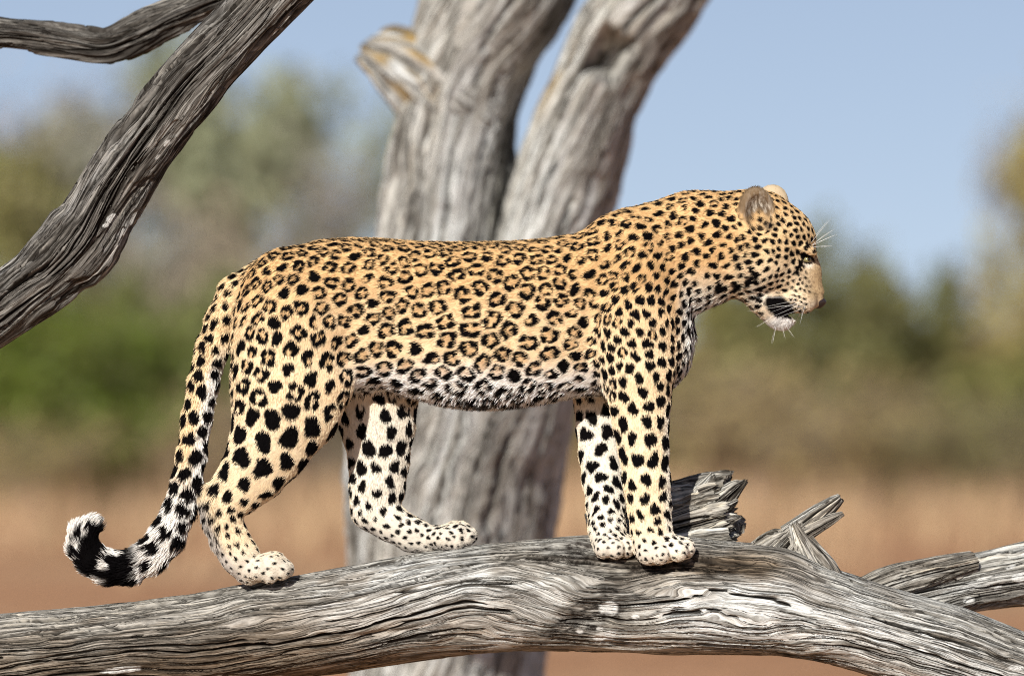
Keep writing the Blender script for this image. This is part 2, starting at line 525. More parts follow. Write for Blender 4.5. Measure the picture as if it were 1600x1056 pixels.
def log_warp(SS, TH, C, rad):
    px, py, fr = log_px(SS, TH, C, rad)
    f = sstep(-0.2, 0.3, fr)
    w = 0.42 * sstep(690, 950, px) * (1 - sstep(960, 1130, px)) * gauss(px, py, 900, 925, 240, 90)
    w = w - 0.28 * gauss(px, py, 800, 960, 150, 70) + 0.26 * gauss(px, py, 1230, 890, 190, 70)
    w = w + 0.14 * gauss(px, py, 420, 960, 180, 60) - 0.12 * gauss(px, py, 170, 1000, 140, 60)
    return w * f


def log_tone(SS, TH, C, rad):
    px, py, fr = log_px(SS, TH, C, rad)
    f = sstep(-0.1, 0.3, fr)
    n = fbm(px / 60, py / 22, seed=77)
    n2 = fbm(px / 25, py / 10, seed=78)
    bl = 1.2 * gauss(px, py, 640, 985, 230, 50, -0.10) + 0.55 * gauss(px, py, 800, 880, 90, 22, 0.3) + 1.1 * gauss(px, py, 1180, 935, 230, 60, 0.15) \
        + 1.0 * gauss(px, py, 1400, 985, 240, 52, 0.36) + 0.5 * gauss(px, py, 560, 930, 120, 30, -0.2) + 0.6 * gauss(px, py, 190, 1048, 60, 12, -0.1)
    st = 2.0 * gauss(px, py, 925, 900, 72, 30, 0.55) + 1.5 * gauss(px, py, 960, 990, 140, 26, 0.0) + 0.6 * gauss(px, py, 860, 870, 90, 14, 0.4) \
        + 0.7 * gauss(px, py, 1250, 880, 110, 14, 0.42) + 0.45 * gauss(px, py, 160, 985, 180, 40, 0) + 0.8 * gauss(px, py, 1100, 985, 130, 16, 0.0)
    return np.clip((bl * (1 + 0.8 * n) * np.clip(1 - st, 0, 1) - st * (0.85 + 1.6 * n2)) * f, -1, 1)


def log_umber(SS, TH, C, rad):
    px, py, fr = log_px(SS, TH, C, rad)
    n = fbm(px / 90, py / 26, seed=177)
    up = sstep(0.45, -0.25, (py - lerp(LOG_TOP, px[:, 0])[:, None]) / (2 * rad[:, None] / S) - 0.45 + 0.35 * n)
    return np.clip(sstep(900, 420, px + 160 * n) * (0.35 + 0.65 * up) * 0.95 + 0.8 * gauss(px, py, 1130, 990, 180, 24) + 0.35 * sstep(0.1, 0.4, n), 0, 1)


def log_disp(SS, TH, C, rad):
    px, py, fr = log_px(SS, TH, C, rad)
    f = sstep(-0.1, 0.4, fr)
    d = 0.016 * gauss(px, py, 800, 950, 120, 45) - 0.022 * gauss(px, py, 930, 905, 70, 38, 0.4) + 0.012 * gauss(px, py, 1180, 905, 130, 50, 0.2)
    d = d - 0.012 * gauss(px, py, 990, 995, 120, 16) - 0.010 * gauss(px, py, 1130, 985, 140, 10, 0.08)
    d = d - 0.008 * gauss(px, py, 110, 978, 110, 7, -0.02) - 0.008 * gauss(px, py, 560, 992, 30, 6, -0.1) - 0.007 * gauss(px, py, 600, 928, 90, 5, -0.24)
    return d * f


log = empty('fallen_log', at(800, 1023, 0.03))
tag(log, 'fallen weathered grey log under the leopard, with broken stubs', 'log')
wood_tube('log_trunk', log_ctrl(), 860, 380, M_LOG, log, seed=3, lump=0.005, furrow=0.0018, crack=0.0100, ffreq=42, cfreq=52,
          warp=0.16, wob=0.042, flake=0.0025, umber_fn=log_umber, warp_fn=log_warp, tone_fn=log_tone, disp_fn=log_disp, dense=0.55,
          crust=[(952, 950, 15, 11, 0), (993, 963, 6, 4, 0), (946, 993, 18, 7, 0.2), (906, 986, 6, 3, 0), (937, 982, 5, 2, 0), (872, 926, 8, 2.5, -0.5), (1588, 1043, 13, 4, 0), (190, 1046, 30, 5, 0.1), (1440, 1012, 5, 3, 0), (1040, 985, 7, 2, 0)])


def rand_tone(seed, f=1.0, bias=0.0, amp=1.0):
    def fn(SS, TH, C, rad):
        return np.clip(bias + amp * fbm(SS * 9 * f, np.cos(TH) * 2, np.sin(TH) * 2, seed, 3), -1, 1)
    return fn


# broken branch stub right behind the front paws
wood_tube('broken_stub', [(930, 862, 50, 0.10), (990, 845, 58, 0.11), (1050, 822, 60, 0.115), (1100, 806, 55, 0.12), (1140, 795, 50, 0.12)],
          190, 260, M_STUB, log, seed=21, cwid=0.0024, lump=0.022, furrow=0.008, crack=0.014, flake=0.010, ffreq=44, cfreq=60, warp=0.4, tone_fn=rand_tone(5, 1, 0.05, 0.9), jag_end=0.045)
wood_tube('broken_stub', [(960, 880, 34, 0.02), (1040, 872, 36, 0.045), (1100, 862, 32, 0.06), (1146, 852, 26, 0.065)],
          150, 180, M_STUB, log, seed=24, lump=0.012, furrow=0.006, crack=0.010, flake=0.007, ffreq=50, cfreq=60, warp=0.4, tone_fn=rand_tone(8, 1, 0.1, 0.9), jag_end=0.012)
wood_tube('splinter', [(1110, 792, 26, 0.10), (1132, 775, 20, 0.10), (1150, 760, 13, 0.10), (1164, 750, 5, 0.10)],
          70, 80, M_STUB, log, seed=27, lump=0.005, furrow=0.004, crack=0.006, ffreq=60, cfreq=60, tone_fn=rand_tone(11), jag_end=0.010)
wood_tube('splinter', [(1082, 792, 24, 0.11), (1096, 770, 19, 0.11), (1106, 754, 12, 0.11), (1112, 743, 5, 0.11)],
          70, 80, M_STUB, log, seed=29, lump=0.005, furrow=0.004, crack=0.006, ffreq=60, cfreq=60, tone_fn=rand_tone(13, 1, 0.2), jag_end=0.010)
for i, (x0, y0, x1, y1, r0, yy) in enumerate([(1118, 800, 1152, 782, 14, 0.085), (1122, 815, 1156, 806, 12, 0.08), (1118, 830, 1150, 828, 12, 0.085), (1100, 775, 1132, 750, 13, 0.13),
                                              (1068, 782, 1084, 758, 15, 0.13), (1052, 790, 1060, 766, 16, 0.14), (1126, 790, 1148, 766, 10, 0.14), (1092, 770, 1120, 758, 9, 0.08)]):
    wood_tube('splinter', [(x0, y0, r0, yy), (x0 * .65 + x1 * .35, y0 * .65 + y1 * .35, r0 * .9, yy), (x0 * .3 + x1 * .7, y0 * .3 + y1 * .7, r0 * .6, yy), (x1, y1, r0 * .22, yy)],
              50, 56, M_STUB, log, seed=120 + i * 3, lump=0.006, furrow=0.004, crack=0.005, flake=0.003, ffreq=80, cfreq=80, tone_fn=rand_tone(130 + i, 1, 0.1), jag_end=0.008)
# knotted stub with a forked splinter
wood_tube('knotted_stub', [(1170, 935, 62, 0.055), (1203, 892, 54, 0.05), (1228, 860, 40, 0.042), (1242, 838, 27, 0.036), (1248, 821, 14, 0.03)],
          120, 170, M_STUB, log, seed=33, jag_end=0.015, lump=0.022, furrow=0.007, crack=0.012, flake=0.008, ffreq=50, cfreq=60, warp=0.6, tone_fn=rand_tone(15, 1.2, -0.05, 1.0))
wood_tube('knotted_stub', [(1292, 935, 34, 0.02), (1276, 898, 32, 0.02), (1260, 866, 25, 0.02), (1248, 839, 17, 0.022), (1240, 820, 10, 0.024)],
          90, 120, M_STUB, log, seed=35, jag_end=0.015, lump=0.022, flake=0.012, furrow=0.006, crack=0.010, ffreq=50, cfreq=44, warp=0.6, tone_fn=rand_tone(17, 1.2, -0.1, 1.0))
wood_tube('splinter', [(1230, 838, 19, 0.03), (1258, 818, 17, 0.03), (1284, 799, 15, 0.025), (1304, 784, 11, 0.02), (1314, 776, 7, 0.02)],
          90, 100, M_STUB, log, seed=37, lump=0.003, furrow=0.003, crack=0.006, ffreq=70, cfreq=70, tone_fn=rand_tone(19, 1, 0.35, 0.8), jag_end=0.007)
wood_tube('splinter', [(1255, 834, 13, 0.02), (1280, 820, 11, 0.015), (1300, 810, 8, 0.012), (1316, 802, 3.5, 0.01)],
          70, 70, M_STUB, log, seed=39, lump=0.003, furrow=0.002, crack=0.004, ffreq=70, cfreq=70, tone_fn=rand_tone(23, 1, -0.2, 0.8), jag_end=0.005)
# side branch leaving to the right behind the log
wood_tube('side_branch', [(1330, 960, 40, 0.12), (1420, 938, 42, 0.16), (1500, 916, 42, 0.19), (1560, 904, 46, 0.20), (1640, 892, 50, 0.22), (1740, 880, 50, 0.25)],
          260, 220, M_LOG, log, seed=45, lump=0.010, furrow=0.005, crack=0.010, flake=0.006, ffreq=42, cfreq=55, warp=0.2, tone_fn=rand_tone(25, 0.8, 0.0, 0.9), crust=[(1595, 902, 13, 8, 0), (1513, 937, 10, 5, 0), (1558, 918, 7, 3, 0.4), (1580, 885, 8, 3, 0.4)])
wood_tube('bark_sheath', [(1340, 930, 20, 0.10), (1400, 908, 26, 0.12), (1460, 893, 26, 0.135), (1522, 878, 21, 0.15)],
          120, 120, M_STUB, log, seed=47, lump=0.008, furrow=0.004, crack=0.008, flake=0.006, ffreq=50, cfreq=60, tone_fn=rand_tone(27, 1, -0.1, 0.8), jag_end=0.008)

# ------------------------------------------------------------------ leaning dead branches, upper left
br = empty('dead_branch', at(0, 480, -0.03))
tag(br, 'thick furrowed dark grey dead branch slanting across the upper left', 'branch')
wood_tube('branch_limb', [(-110, 545, 54, -0.03), (-30, 502, 53, -0.03), (40, 455, 52, -0.03), (95, 412, 54, -0.03), (135, 362, 56, -0.03), (165, 312, 54, -0.03), (205, 252, 52, -0.03),
                           (255, 185, 50, -0.03), (310, 118, 51, -0.03), (370, 55, 50, -0.03), (430, -12, 50, -0.03), (520, -110, 50, -0.03)],
          620, 260, M_BRANCH, br, seed=53, cwid=0.0030, lump=0.010, furrow=0.005, crack=0.012, flake=0.007, ffreq=46, cfreq=62, warp=0.22, tone_fn=rand_tone(31, 0.7, 0.0, 0.75), crust=[(174, 341, 9, 5, 0.9), (261, 224, 7, 3, 0.9), (246, 246, 5, 2, 0.9), (166, 352, 5, 3, 0.5)],
          disp_fn=lambda SS, TH, C, rad: 0.009 * (sstep(0.25, 0.33, SS) - sstep(0.40, 0.44, SS)) * sstep(0.1, 0.8, -np.cos(TH)) + 0.012 * (sstep(0.325, 0.35, SS) - sstep(0.36, 0.70, SS)) * sstep(0.1, 0.9, np.cos(TH)))
br2 = empty('dead_branch', at(0, 55, 0.45))
tag(br2, 'thinner dark crooked dead branch in the top left corner', 'branch')
wood_tube('branch_limb', [(-120, 50, 26, 0.45), (-10, 52, 26, 0.45), (50, 58, 27, 0.45), (110, 68, 27, 0.45), (165, 74, 27, 0.45), (215, 56, 30, 0.45), (265, 30, 28, 0.45), (320, 6, 26, 0.45), (400, -30, 26, 0.45), (480, -70, 26, 0.45)],
          300, 140, M_BRANCH, br2, seed=57, lump=0.020, furrow=0.005, crack=0.010, flake=0.007, ffreq=50, cfreq=60, warp=0.3, tone_fn=rand_tone(35, 0.9, -0.5, 0.7))

# ------------------------------------------------------------------ the pale forked dead tree behind
TY = 3.2
tree = empty('dead_tree', (at(700, 1056, TY)[0], TY, 0.0))
tag(tree, 'pale leaning forked dead tree trunk behind the leopard', 'tree')


def trunk_tone(seed):
    def fn(SS, TH, C, rad):
        n = fbm(SS * 2.6, np.cos(TH + 0.5 * SS) * 4.0, np.sin(TH + 0.5 * SS) * 4.0, seed, 3)
        return np.clip(0.45 + 1.9 * n, -0.9, 1)
    return fn


def trunk_lichen(lo, hi, seed):
    def fn(SS, TH, C, rad):
        n = fbm(SS * 14, np.cos(TH) * 5, np.sin(TH) * 5, seed, 3)
        return np.clip(sstep(lo, hi, SS / SS.max()) * sstep(-0.15, 0.35, n), 0, 0.85)
    return fn


gy = 528 + ZC / (DIST + TY) * (DIST / S)
wood_tube('trunk', [(655, gy + 60, 183, TY, 1.7), (670, gy - 60, 165, TY, 1.7), (690, 1400, 143, TY, 1.7), (700, 1056, 132, TY, 1.7), (705, 860, 137, TY, 1.7), (712, 740, 144, TY, 1.7), (728, 620, 150, TY, 1.7), (742, 510, 150, TY, 1.7), (755, 445, 139, TY, 1.7), (762, 410, 96, TY, 1.5), (768, 380, 40, TY, 1.2)],
          240, 200, M_TRUNK, tree, seed=61, cwid=0.005, shear=0.36, flake=0.005, lump=0.016, furrow=0.006, crack=0.014, ffreq=22, cfreq=24, warp=0.2, twist=0.8, tone_fn=trunk_tone(41))
wood_tube('trunk_fork', [(690, 560, 91, TY, 1.7), (688, 450, 90, TY, 1.7), (695, 350, 85, TY, 1.7), (708, 250, 84, TY, 1.7), (722, 150, 84, TY, 1.7), (745, 70, 90, TY, 1.7), (780, -10, 97, TY, 1.7), (840, -130, 91, TY, 1.7), (930, -290, 78, TY, 1.7)],
          200, 160, M_TRUNK, tree, seed=65, cwid=0.005, shear=0.36, flake=0.005, lump=0.014, furrow=0.006, crack=0.014, ffreq=24, cfreq=26, warp=0.2, twist=0.9, tone_fn=trunk_tone(43), jag_end=0.06)
wood_tube('trunk_fork', [(810, 560, 70, TY + 0.05, 1.7), (842, 440, 71, TY + 0.05, 1.7), (870, 340, 70, TY + 0.05, 1.7), (902, 230, 68, TY + 0.05, 1.7), (938, 130, 64, TY + 0.05, 1.7), (980, 55, 66, TY + 0.05, 1.7), (1022, 0, 66, TY + 0.05, 1.7), (1090, -80, 57, TY + 0.05, 1.7), (1180, -200, 48, TY + 0.05, 1.7)],
          200, 150, M_TRUNK, tree, seed=67, cwid=0.005, shear=0.36, flake=0.005, lump=0.016, furrow=0.006, crack=0.014, ffreq=24, cfreq=26, warp=0.2, twist=0.9, tone_fn=trunk_tone(45), lichen_fn=lambda SS, TH, C, rad: 0.75 * np.exp(-((SS - 0.72) / 0.09) ** 2) * sstep(0.1, 0.8, -np.cos(TH)) * sstep(-0.3, 0.3, fbm(SS * 16, np.cos(TH) * 6, np.sin(TH) * 6, 8)), jag_end=0.05,
          disp_fn=lambda SS, TH, C, rad: -0.085 * np.exp(-((SS - 0.84) / 0.055) ** 4) * sstep(0.88, 0.95, np.cos(TH - 1.15)))
wood_tube('branch_stub', [(740, 190, 40, TY), (694, 160, 70, TY - 0.10), (646, 118, 64, TY - 0.15), (604, 90, 46, TY - 0.16), (572, 75, 24, TY - 0.16)],
          80, 90, M_TRUNK, tree, seed=69, lump=0.032, flake=0.014, furrow=0.012, crack=0.02, ffreq=30, cfreq=26, tone_fn=trunk_tone(47), lichen_fn=trunk_lichen(0.35, 0.75, 5), jag_end=0.02)


print('wood', time.time() - T0)

# ------------------------------------------------------------------ the leopard
# Body modelled as one smooth-blended solid in a side-view frame: x right, y away from the viewer, z up (z = -py), unit = one photo pixel (1.35 mm).
PRIMS = []      # (group, kind, params, k, flow)
GROUPS = ['torso', 'neck', 'head', 'near_fore', 'far_fore', 'near_hind', 'far_hind', 'tail', 'ear']


def chain(group, pts, ky=0.85, k=14.0, k0=None, flow=None):
    """pts rows: px, py, y, r ; consecutive rows make tapered capsules"""
    for i, (a, b) in enumerate(zip(pts[:-1], pts[1:])):
        A = np.array([a[0], a[2], -a[1]], float); Bp = np.array([b[0], b[2], -b[1]], float)
        fl = (Bp - A) / np.linalg.norm(Bp - A) if flow is None else np.array(flow, float)
        PRIMS.append((group, 'cap', (A, Bp, float(a[3]), float(b[3]), ky), (k0 if (i == 0 and k0) else k), fl))


def ell(group, px, py, y, rx, ry, rz, rot=0.0, k=14.0, flow=(-1, 0, -0.2)):
    """rot: degrees, positive lifts the right end"""
    PRIMS.append((group, 'ell', (np.array([px, y, -py], float), np.array([rx, ry, rz], float), math.radians(rot)), k, np.array(flow, float)))


TORSO = np.array([  # px, top, bottom, half width
    (366, 472, 520, 8), (376, 446, 566, 32), (392, 424, 600, 54), (420, 404, 618, 72), (460, 387, 624, 80), (500, 376, 618, 84), (550, 372, 608, 84), (600, 374, 604, 82),
    (650, 378, 616, 84), (700, 379, 627, 87), (750, 379, 631, 90), (800, 378, 627, 92), (850, 374, 619, 92), (900, 366, 613, 90), (920, 358, 613, 89), (940, 348, 612, 86),
    (970, 335, 610, 82), (1010, 329, 606, 78), (1040, 338, 600, 72), (1060, 375, 586, 60), (1074, 423, 562, 42), (1082, 472, 525, 10)], float)


def sd_torso(q):
    x = np.clip(q[:, 0], TORSO[0, 0], TORSO[-1, 0])
    tp = np.interp(x, TORSO[:, 0], TORSO[:, 1]); bt = np.interp(x, TORSO[:, 0], TORSO[:, 2]); hw = np.interp(x, TORSO[:, 0], TORSO[:, 3])
    zc = -(tp + bt) / 2; hz = (bt - tp) / 2
    a = q[:, 1] / hw; b = (q[:, 2] - zc) / hz
    aa, ab = np.abs(a), np.abs(b)
    pw = 2.9
    k0 = (aa ** pw + ab ** pw) ** (1 / pw) + 1e-6
    k1 = np.sqrt((a / hw) ** 2 + (b / hz) ** 2) / np.sqrt(a * a + b * b + 1e-9) * k0 + 1e-6
    d = k0 * (k0 - 1) / k1
    ex = np.abs(q[:, 0] - x)
    return np.where(ex > 0, np.sqrt(np.maximum(d, 0) ** 2 + ex ** 2) + np.minimum(d, 0) * 0, d)


def sd_prim(pr, q):
    _, kind, P, _, _ = pr
    if kind == 'torso': return sd_torso(q)
    if kind == 'cap':
        A, Bp, ra, rb, ky = P
        AB = Bp - A
        t = np.clip(((q - A) @ AB) / (AB @ AB), 0, 1)
        off = q - (A + t[:, None] * AB)
        off = off * np.array([1, 1 / ky, 1])
        return (np.sqrt((off ** 2).sum(1)) - (ra + (rb - ra) * t))
    c, r, rot = P
    o = q - c
    cs, sn = math.cos(rot), math.sin(rot)
    u = np.stack([o[:, 0] * cs + o[:, 2] * sn, o[:, 1], -o[:, 0] * sn + o[:, 2] * cs], 1)
    k0 = np.sqrt(((u / r) ** 2).sum(1)) + 1e-6
    k1 = np.sqrt(((u / r ** 2) ** 2).sum(1)) + 1e-9
    return k0 * (k0 - 1) / k1


def prim_box(pr):
    _, kind, P, k, _ = pr
    if kind == 'torso': return np.array([340, -130, -680]), np.array([1110, 130, -300])
    if kind == 'cap':
        A, Bp, ra, rb, ky = P
        r = max(ra, rb) * max(1, ky)
        return np.minimum(A, Bp) - r, np.maximum(A, Bp) + r
    c, r, _ = P
    return c - r.max(), c + r.max()


def smin(a, b, k):
    h = np.clip(0.5 + 0.5 * (b - a) / k, 0, 1)
    return b * (1 - h) + a * h - k * h * (1 - h)


PRIMS.append(('torso', 'torso', None, 10.0, np.array([-1, 0, -0.25])))
# haunch, shoulder and flank masses, near side (y < 0) and far side
for sgn in (-1, 1):
    ell('torso', 455, 520, sgn * 46, 78, 48, 128, 8, 30, (-0.75, 0, -0.65))
    ell('torso', 985, 480, sgn * 54, 60, 44, 138, -6, 10, (-0.7, 0, -0.75))
    ell('torso', 972, 398, sgn * 34, 50, 34, 62, 20, 26, (-0.9, 0, -0.4))
ell('torso', 1032, 545, 0, 44, 58, 64, 0, 24, (-0.3, 0, -0.95))
ell('torso', 790, 510, 0, 190, 95, 108, 0, 30, (-1, 0, -0.25))
# neck
chain('neck', [(1015, 410, 0, 83), (1085, 390, 0, 84), (1150, 379, 0, 79)], 0.72, 30, flow=(-1, 0, -0.3))
# head (turned a little towards the viewer)
HY = -2
ell('head', 1190, 372, HY, 62, 58, 72, -10, 26, (-1, 0, 0.15))
ell('head', 1186, 412, HY, 56, 68, 52, 0, 22, (-1, 0, -0.3))
ell('head', 1232, 367, HY, 39, 44, 39, -35, 18, (-1, 0, 0.6))
chain('head', [(1226, 428, HY, 44), (1257, 463, HY, 23)], 0.92, 14, flow=(-0.9, 0, 0.2))
chain('head', [(1244, 384, HY, 31), (1262, 424, HY, 18), (1274, 456, HY, 12.5)], 0.9, 12, flow=(-0.5, 0, 0.85))
ell('head', 1249, 468, HY - 15, 27, 20, 22, -20, 8, (-0.9, 0, -0.3))
ell('head', 1249, 468, HY + 15, 27, 20, 22, -20, 8, (-0.9, 0, -0.3))
ell('head', 1259, 391, HY - 31, 17, 10, 8, -25, 5, (-0.7, 0, 0.5))
ell('head', 1259, 391, HY + 31, 17, 10, 8, -25, 5, (-0.7, 0, 0.5))
ell('head', 1275.5, 470, HY, 12, 13, 11, -20, 5, (-0.5, 0, 0.85))
chain('head', [(1176, 436, HY, 36), (1206, 470, HY, 30), (1216, 488, HY, 24)], 0.95, 10, flow=(-0.8, 0, -0.6))
ell('head', 1222, 494, HY, 20, 22, 21, 15, 8, (-0.4, 0, -0.9))
# legs
chain('near_fore', [(985, 520, -58, 66), (995, 580, -62, 56), (998, 625, -64, 46), (1000, 662, -65, 41), (1004, 700, -66, 37), (1009, 750, -68, 34.5), (1013, 790, -69, 32),
                    (1016, 825, -70, 30), (1018, 846, -70, 30)], 0.88, 10, 22)
chain('near_fore', [(1018, 850, -70, 30), (1036, 852, -75, 25)], 1.0, 8, flow=(0.8, 0, -0.4))
for i, (x, y, yy, r) in enumerate([(1011, 861, -88, 18), (1028, 862, -96, 16.5), (1056, 857, -88, 17), (1067, 854, -68, 17)]):
    chain('near_fore', [(1010 + i * 8, 846, -72, 18), (x, y, yy, r)], 1.0, 2.5, flow=(0.8, 0, -0.4))
chain('far_fore', [(960, 520, 55, 62), (942, 590, 56, 48), (936, 630, 52, 36), (935, 670, 46, 32), (938, 710, 32, 31), (942, 750, 12, 30), (946, 790, -12, 28), (948, 825, -36, 27), (950, 842, -48, 27)], 0.88, 10, 22)
for i, (x, y, yy, r) in enumerate([(942, 854, -72, 15.5), (960, 855, -72, 15.5), (976, 853, -60, 16), (982, 851, -42, 15)]):
    chain('far_fore', [(942 + i * 6, 842, -48, 18), (x, y, yy, r)], 1.0, 2.5, flow=(0.8, 0, -0.4))
chain('near_hind', [(452, 540, -52, 84), (447, 600, -58, 80), (443, 640, -60, 73), (424, 690, -60, 60), (400, 733, -60, 49), (374, 763, -60, 38), (348, 786, -60, 29), (350, 808, -59, 27.5),
                    (361, 838, -52, 27), (376, 866, -46, 27.5), (391, 886, -40, 26)], 0.72, 12, 30)
chain('near_hind', [(496, 600, -56, 58), (478, 646, -60, 50), (437, 708, -60, 38)], 0.75, 16, flow=(-0.5, 0, -0.85))
chain('near_hind', [(328, 770, -60, 15), (346, 786, -60, 26)], 0.7, 10, flow=(0.3, 0, -0.9))
for i, (x, y, yy, r) in enumerate([(420, 892, -58, 18), (438, 886, -54, 18.5), (443, 884, -40, 18.5), (436, 884, -26, 17.5)]):
    chain('near_hind', [(394 + i * 4, 886, -44 + i * 4, 21), (x - 12, y - 5, yy, r * 0.98), (x + 3, y + 3, yy, r * 0.80)], 1.0, 2.5, flow=(0.9, 0, -0.2))
chain('far_hind', [(560, 560, 52, 76), (582, 620, 54, 68), (589, 665, 52, 56), (591, 720, 48, 45), (588, 765, 42, 41), (582, 797, 38, 32), (608, 817, 34, 27), (642, 836, 30, 25), (674, 845, 26, 22)], 0.72, 12, 26)
for i, (x, y, yy, r) in enumerate([(706, 845, 4, 18), (724, 838, 8, 16.5), (728, 835, 26, 16.5), (718, 834, 42, 15.5)]):
    chain('far_hind', [(680 + i * 4, 841, 20 + i * 3, 19), (x - 8, y - 3, yy, r * 0.98), (x + 5, y + 2, yy, r * 0.82)], 1.0, 3, flow=(0.9, 0, 0.1))
# tail
TAIL = [(408, 436, 0, 30), (372, 462, -2, 33), (350, 500, -6, 32.5), (332, 545, -8, 30), (318, 600, -10, 28), (308, 655, -12, 27), (300, 710, -14, 26.5), (292, 755, -16, 27), (281, 797, -18, 28),
        (262, 838, -20, 29), (236, 868, -22, 28), (204, 885, -24, 27), (172, 886, -26, 27), (148, 874, -28, 26), (132, 852, -30, 25), (131, 832, -32, 21), (146, 820, -34, 17)]
TAIL = [(x, y, d_, r * (0.80 if 1 < i < 9 else 0.86 if i >= 9 else 0.92)) for i, (x, y, d_, r) in enumerate(TAIL)]
chain('tail', TAIL, 0.9, 9, 16)
# ears
EARS = [(1180, 333, -48), (1206, 321, 44)]
for (ex, ey, yy), g in zip(EARS, (-1, 1)):
    ell('ear', ex, ey, yy, 28, 13, 39 if g < 0 else 34, 4 if g < 0 else -18, 7, (0.1, 0, 1))
CARVE = []
for (ex, ey, yy), g in zip(EARS, (-1, 1)):
    CARVE.append((None, 'ell', (np.array([ex + 4, yy + g * 13, -(ey + 4)], float), np.array([22, 18, 33], float) if g < 0 else np.array([22, 14, 26], float), math.radians(4)), 5, None))
# the opening of the mouth, between upper lip and chin
for g in (-1, 1):    # hollows behind the shoulder and in front of the thigh, ribs' edge
    CARVE.append((None, 'cap', (np.array([926.0, g * 103, -445.0]), np.array([916.0, g * 102, -580.0]), 13.0, 16.0, 1.0), 9, None))
    CARVE.append((None, 'cap', (np.array([566.0, g * 100, -455.0]), np.array([548.0, g * 98, -570.0]), 18.0, 17.0, 1.0), 14, None))
    CARVE.append((None, 'cap', (np.array([640.0, g * 104, -450.0]), np.array([610.0, g * 100, -570.0]), 14.0, 16.0, 1.0), 18, None))
for g in (-1, 1):    # eye sockets and the fold between muzzle and cheek
    CARVE.append((None, 'ell', (np.array([1258.0, HY + g * 44, -406.0]), np.array([13.0, 12.0, 8.0]), math.radians(-15)), 5, None))
    CARVE.append((None, 'ell', (np.array([1232.0, HY + g * 50, -452.0]), np.array([6.0, 9.0, 24.0]), math.radians(35)), 6, None))
CARVE.append((None, 'ell', (np.array([1248, HY, -494], float), np.array([19, 40, 5.0], float), math.radians(-4)), 5, None))
BOXES = [prim_box(p) for p in PRIMS]


def sdf_sorted(q):
    """q sorted by x"""
    d = np.full(len(q), 60.0)
    x, z = q[:, 0], q[:, 2]
    for lst, box, carve in ((PRIMS, BOXES, False), (CARVE, [prim_box(p) for p in CARVE], True)):
        for pr, (lo, hi) in zip(lst, box):
            e = pr[3] + 8
            a, b = np.searchsorted(x, [lo[0] - e, hi[0] + e])
            if b <= a: continue
            m = np.nonzero((z[a:b] > lo[2] - e) & (z[a:b] < hi[2] + e))[0] + a
            if len(m) == 0: continue
            v = sd_prim(pr, q[m])
            d[m] = -smin(-d[m], v, pr[3]) if carve else smin(d[m], v, pr[3])
    return d


def sdf(q):
    o = np.argsort(q[:, 0], kind='stable')
    r = np.empty(len(q)); r[o] = sdf_sorted(q[o])
    return r


TET = np.array([(1, 1, 1), (1, -1, -1), (-1, 1, -1), (-1, -1, 1)], float)


def val_grad(q, h=0.8):
    """value and gradient from four corner samples (q sorted by x to within h)"""
    g = np.zeros_like(q); v = 0
    for t in TET:
        s_ = q + t * h
        d = sdf(s_)
        g += d[:, None] * t; v = v + d
    return v / 4, g / (4 * h)


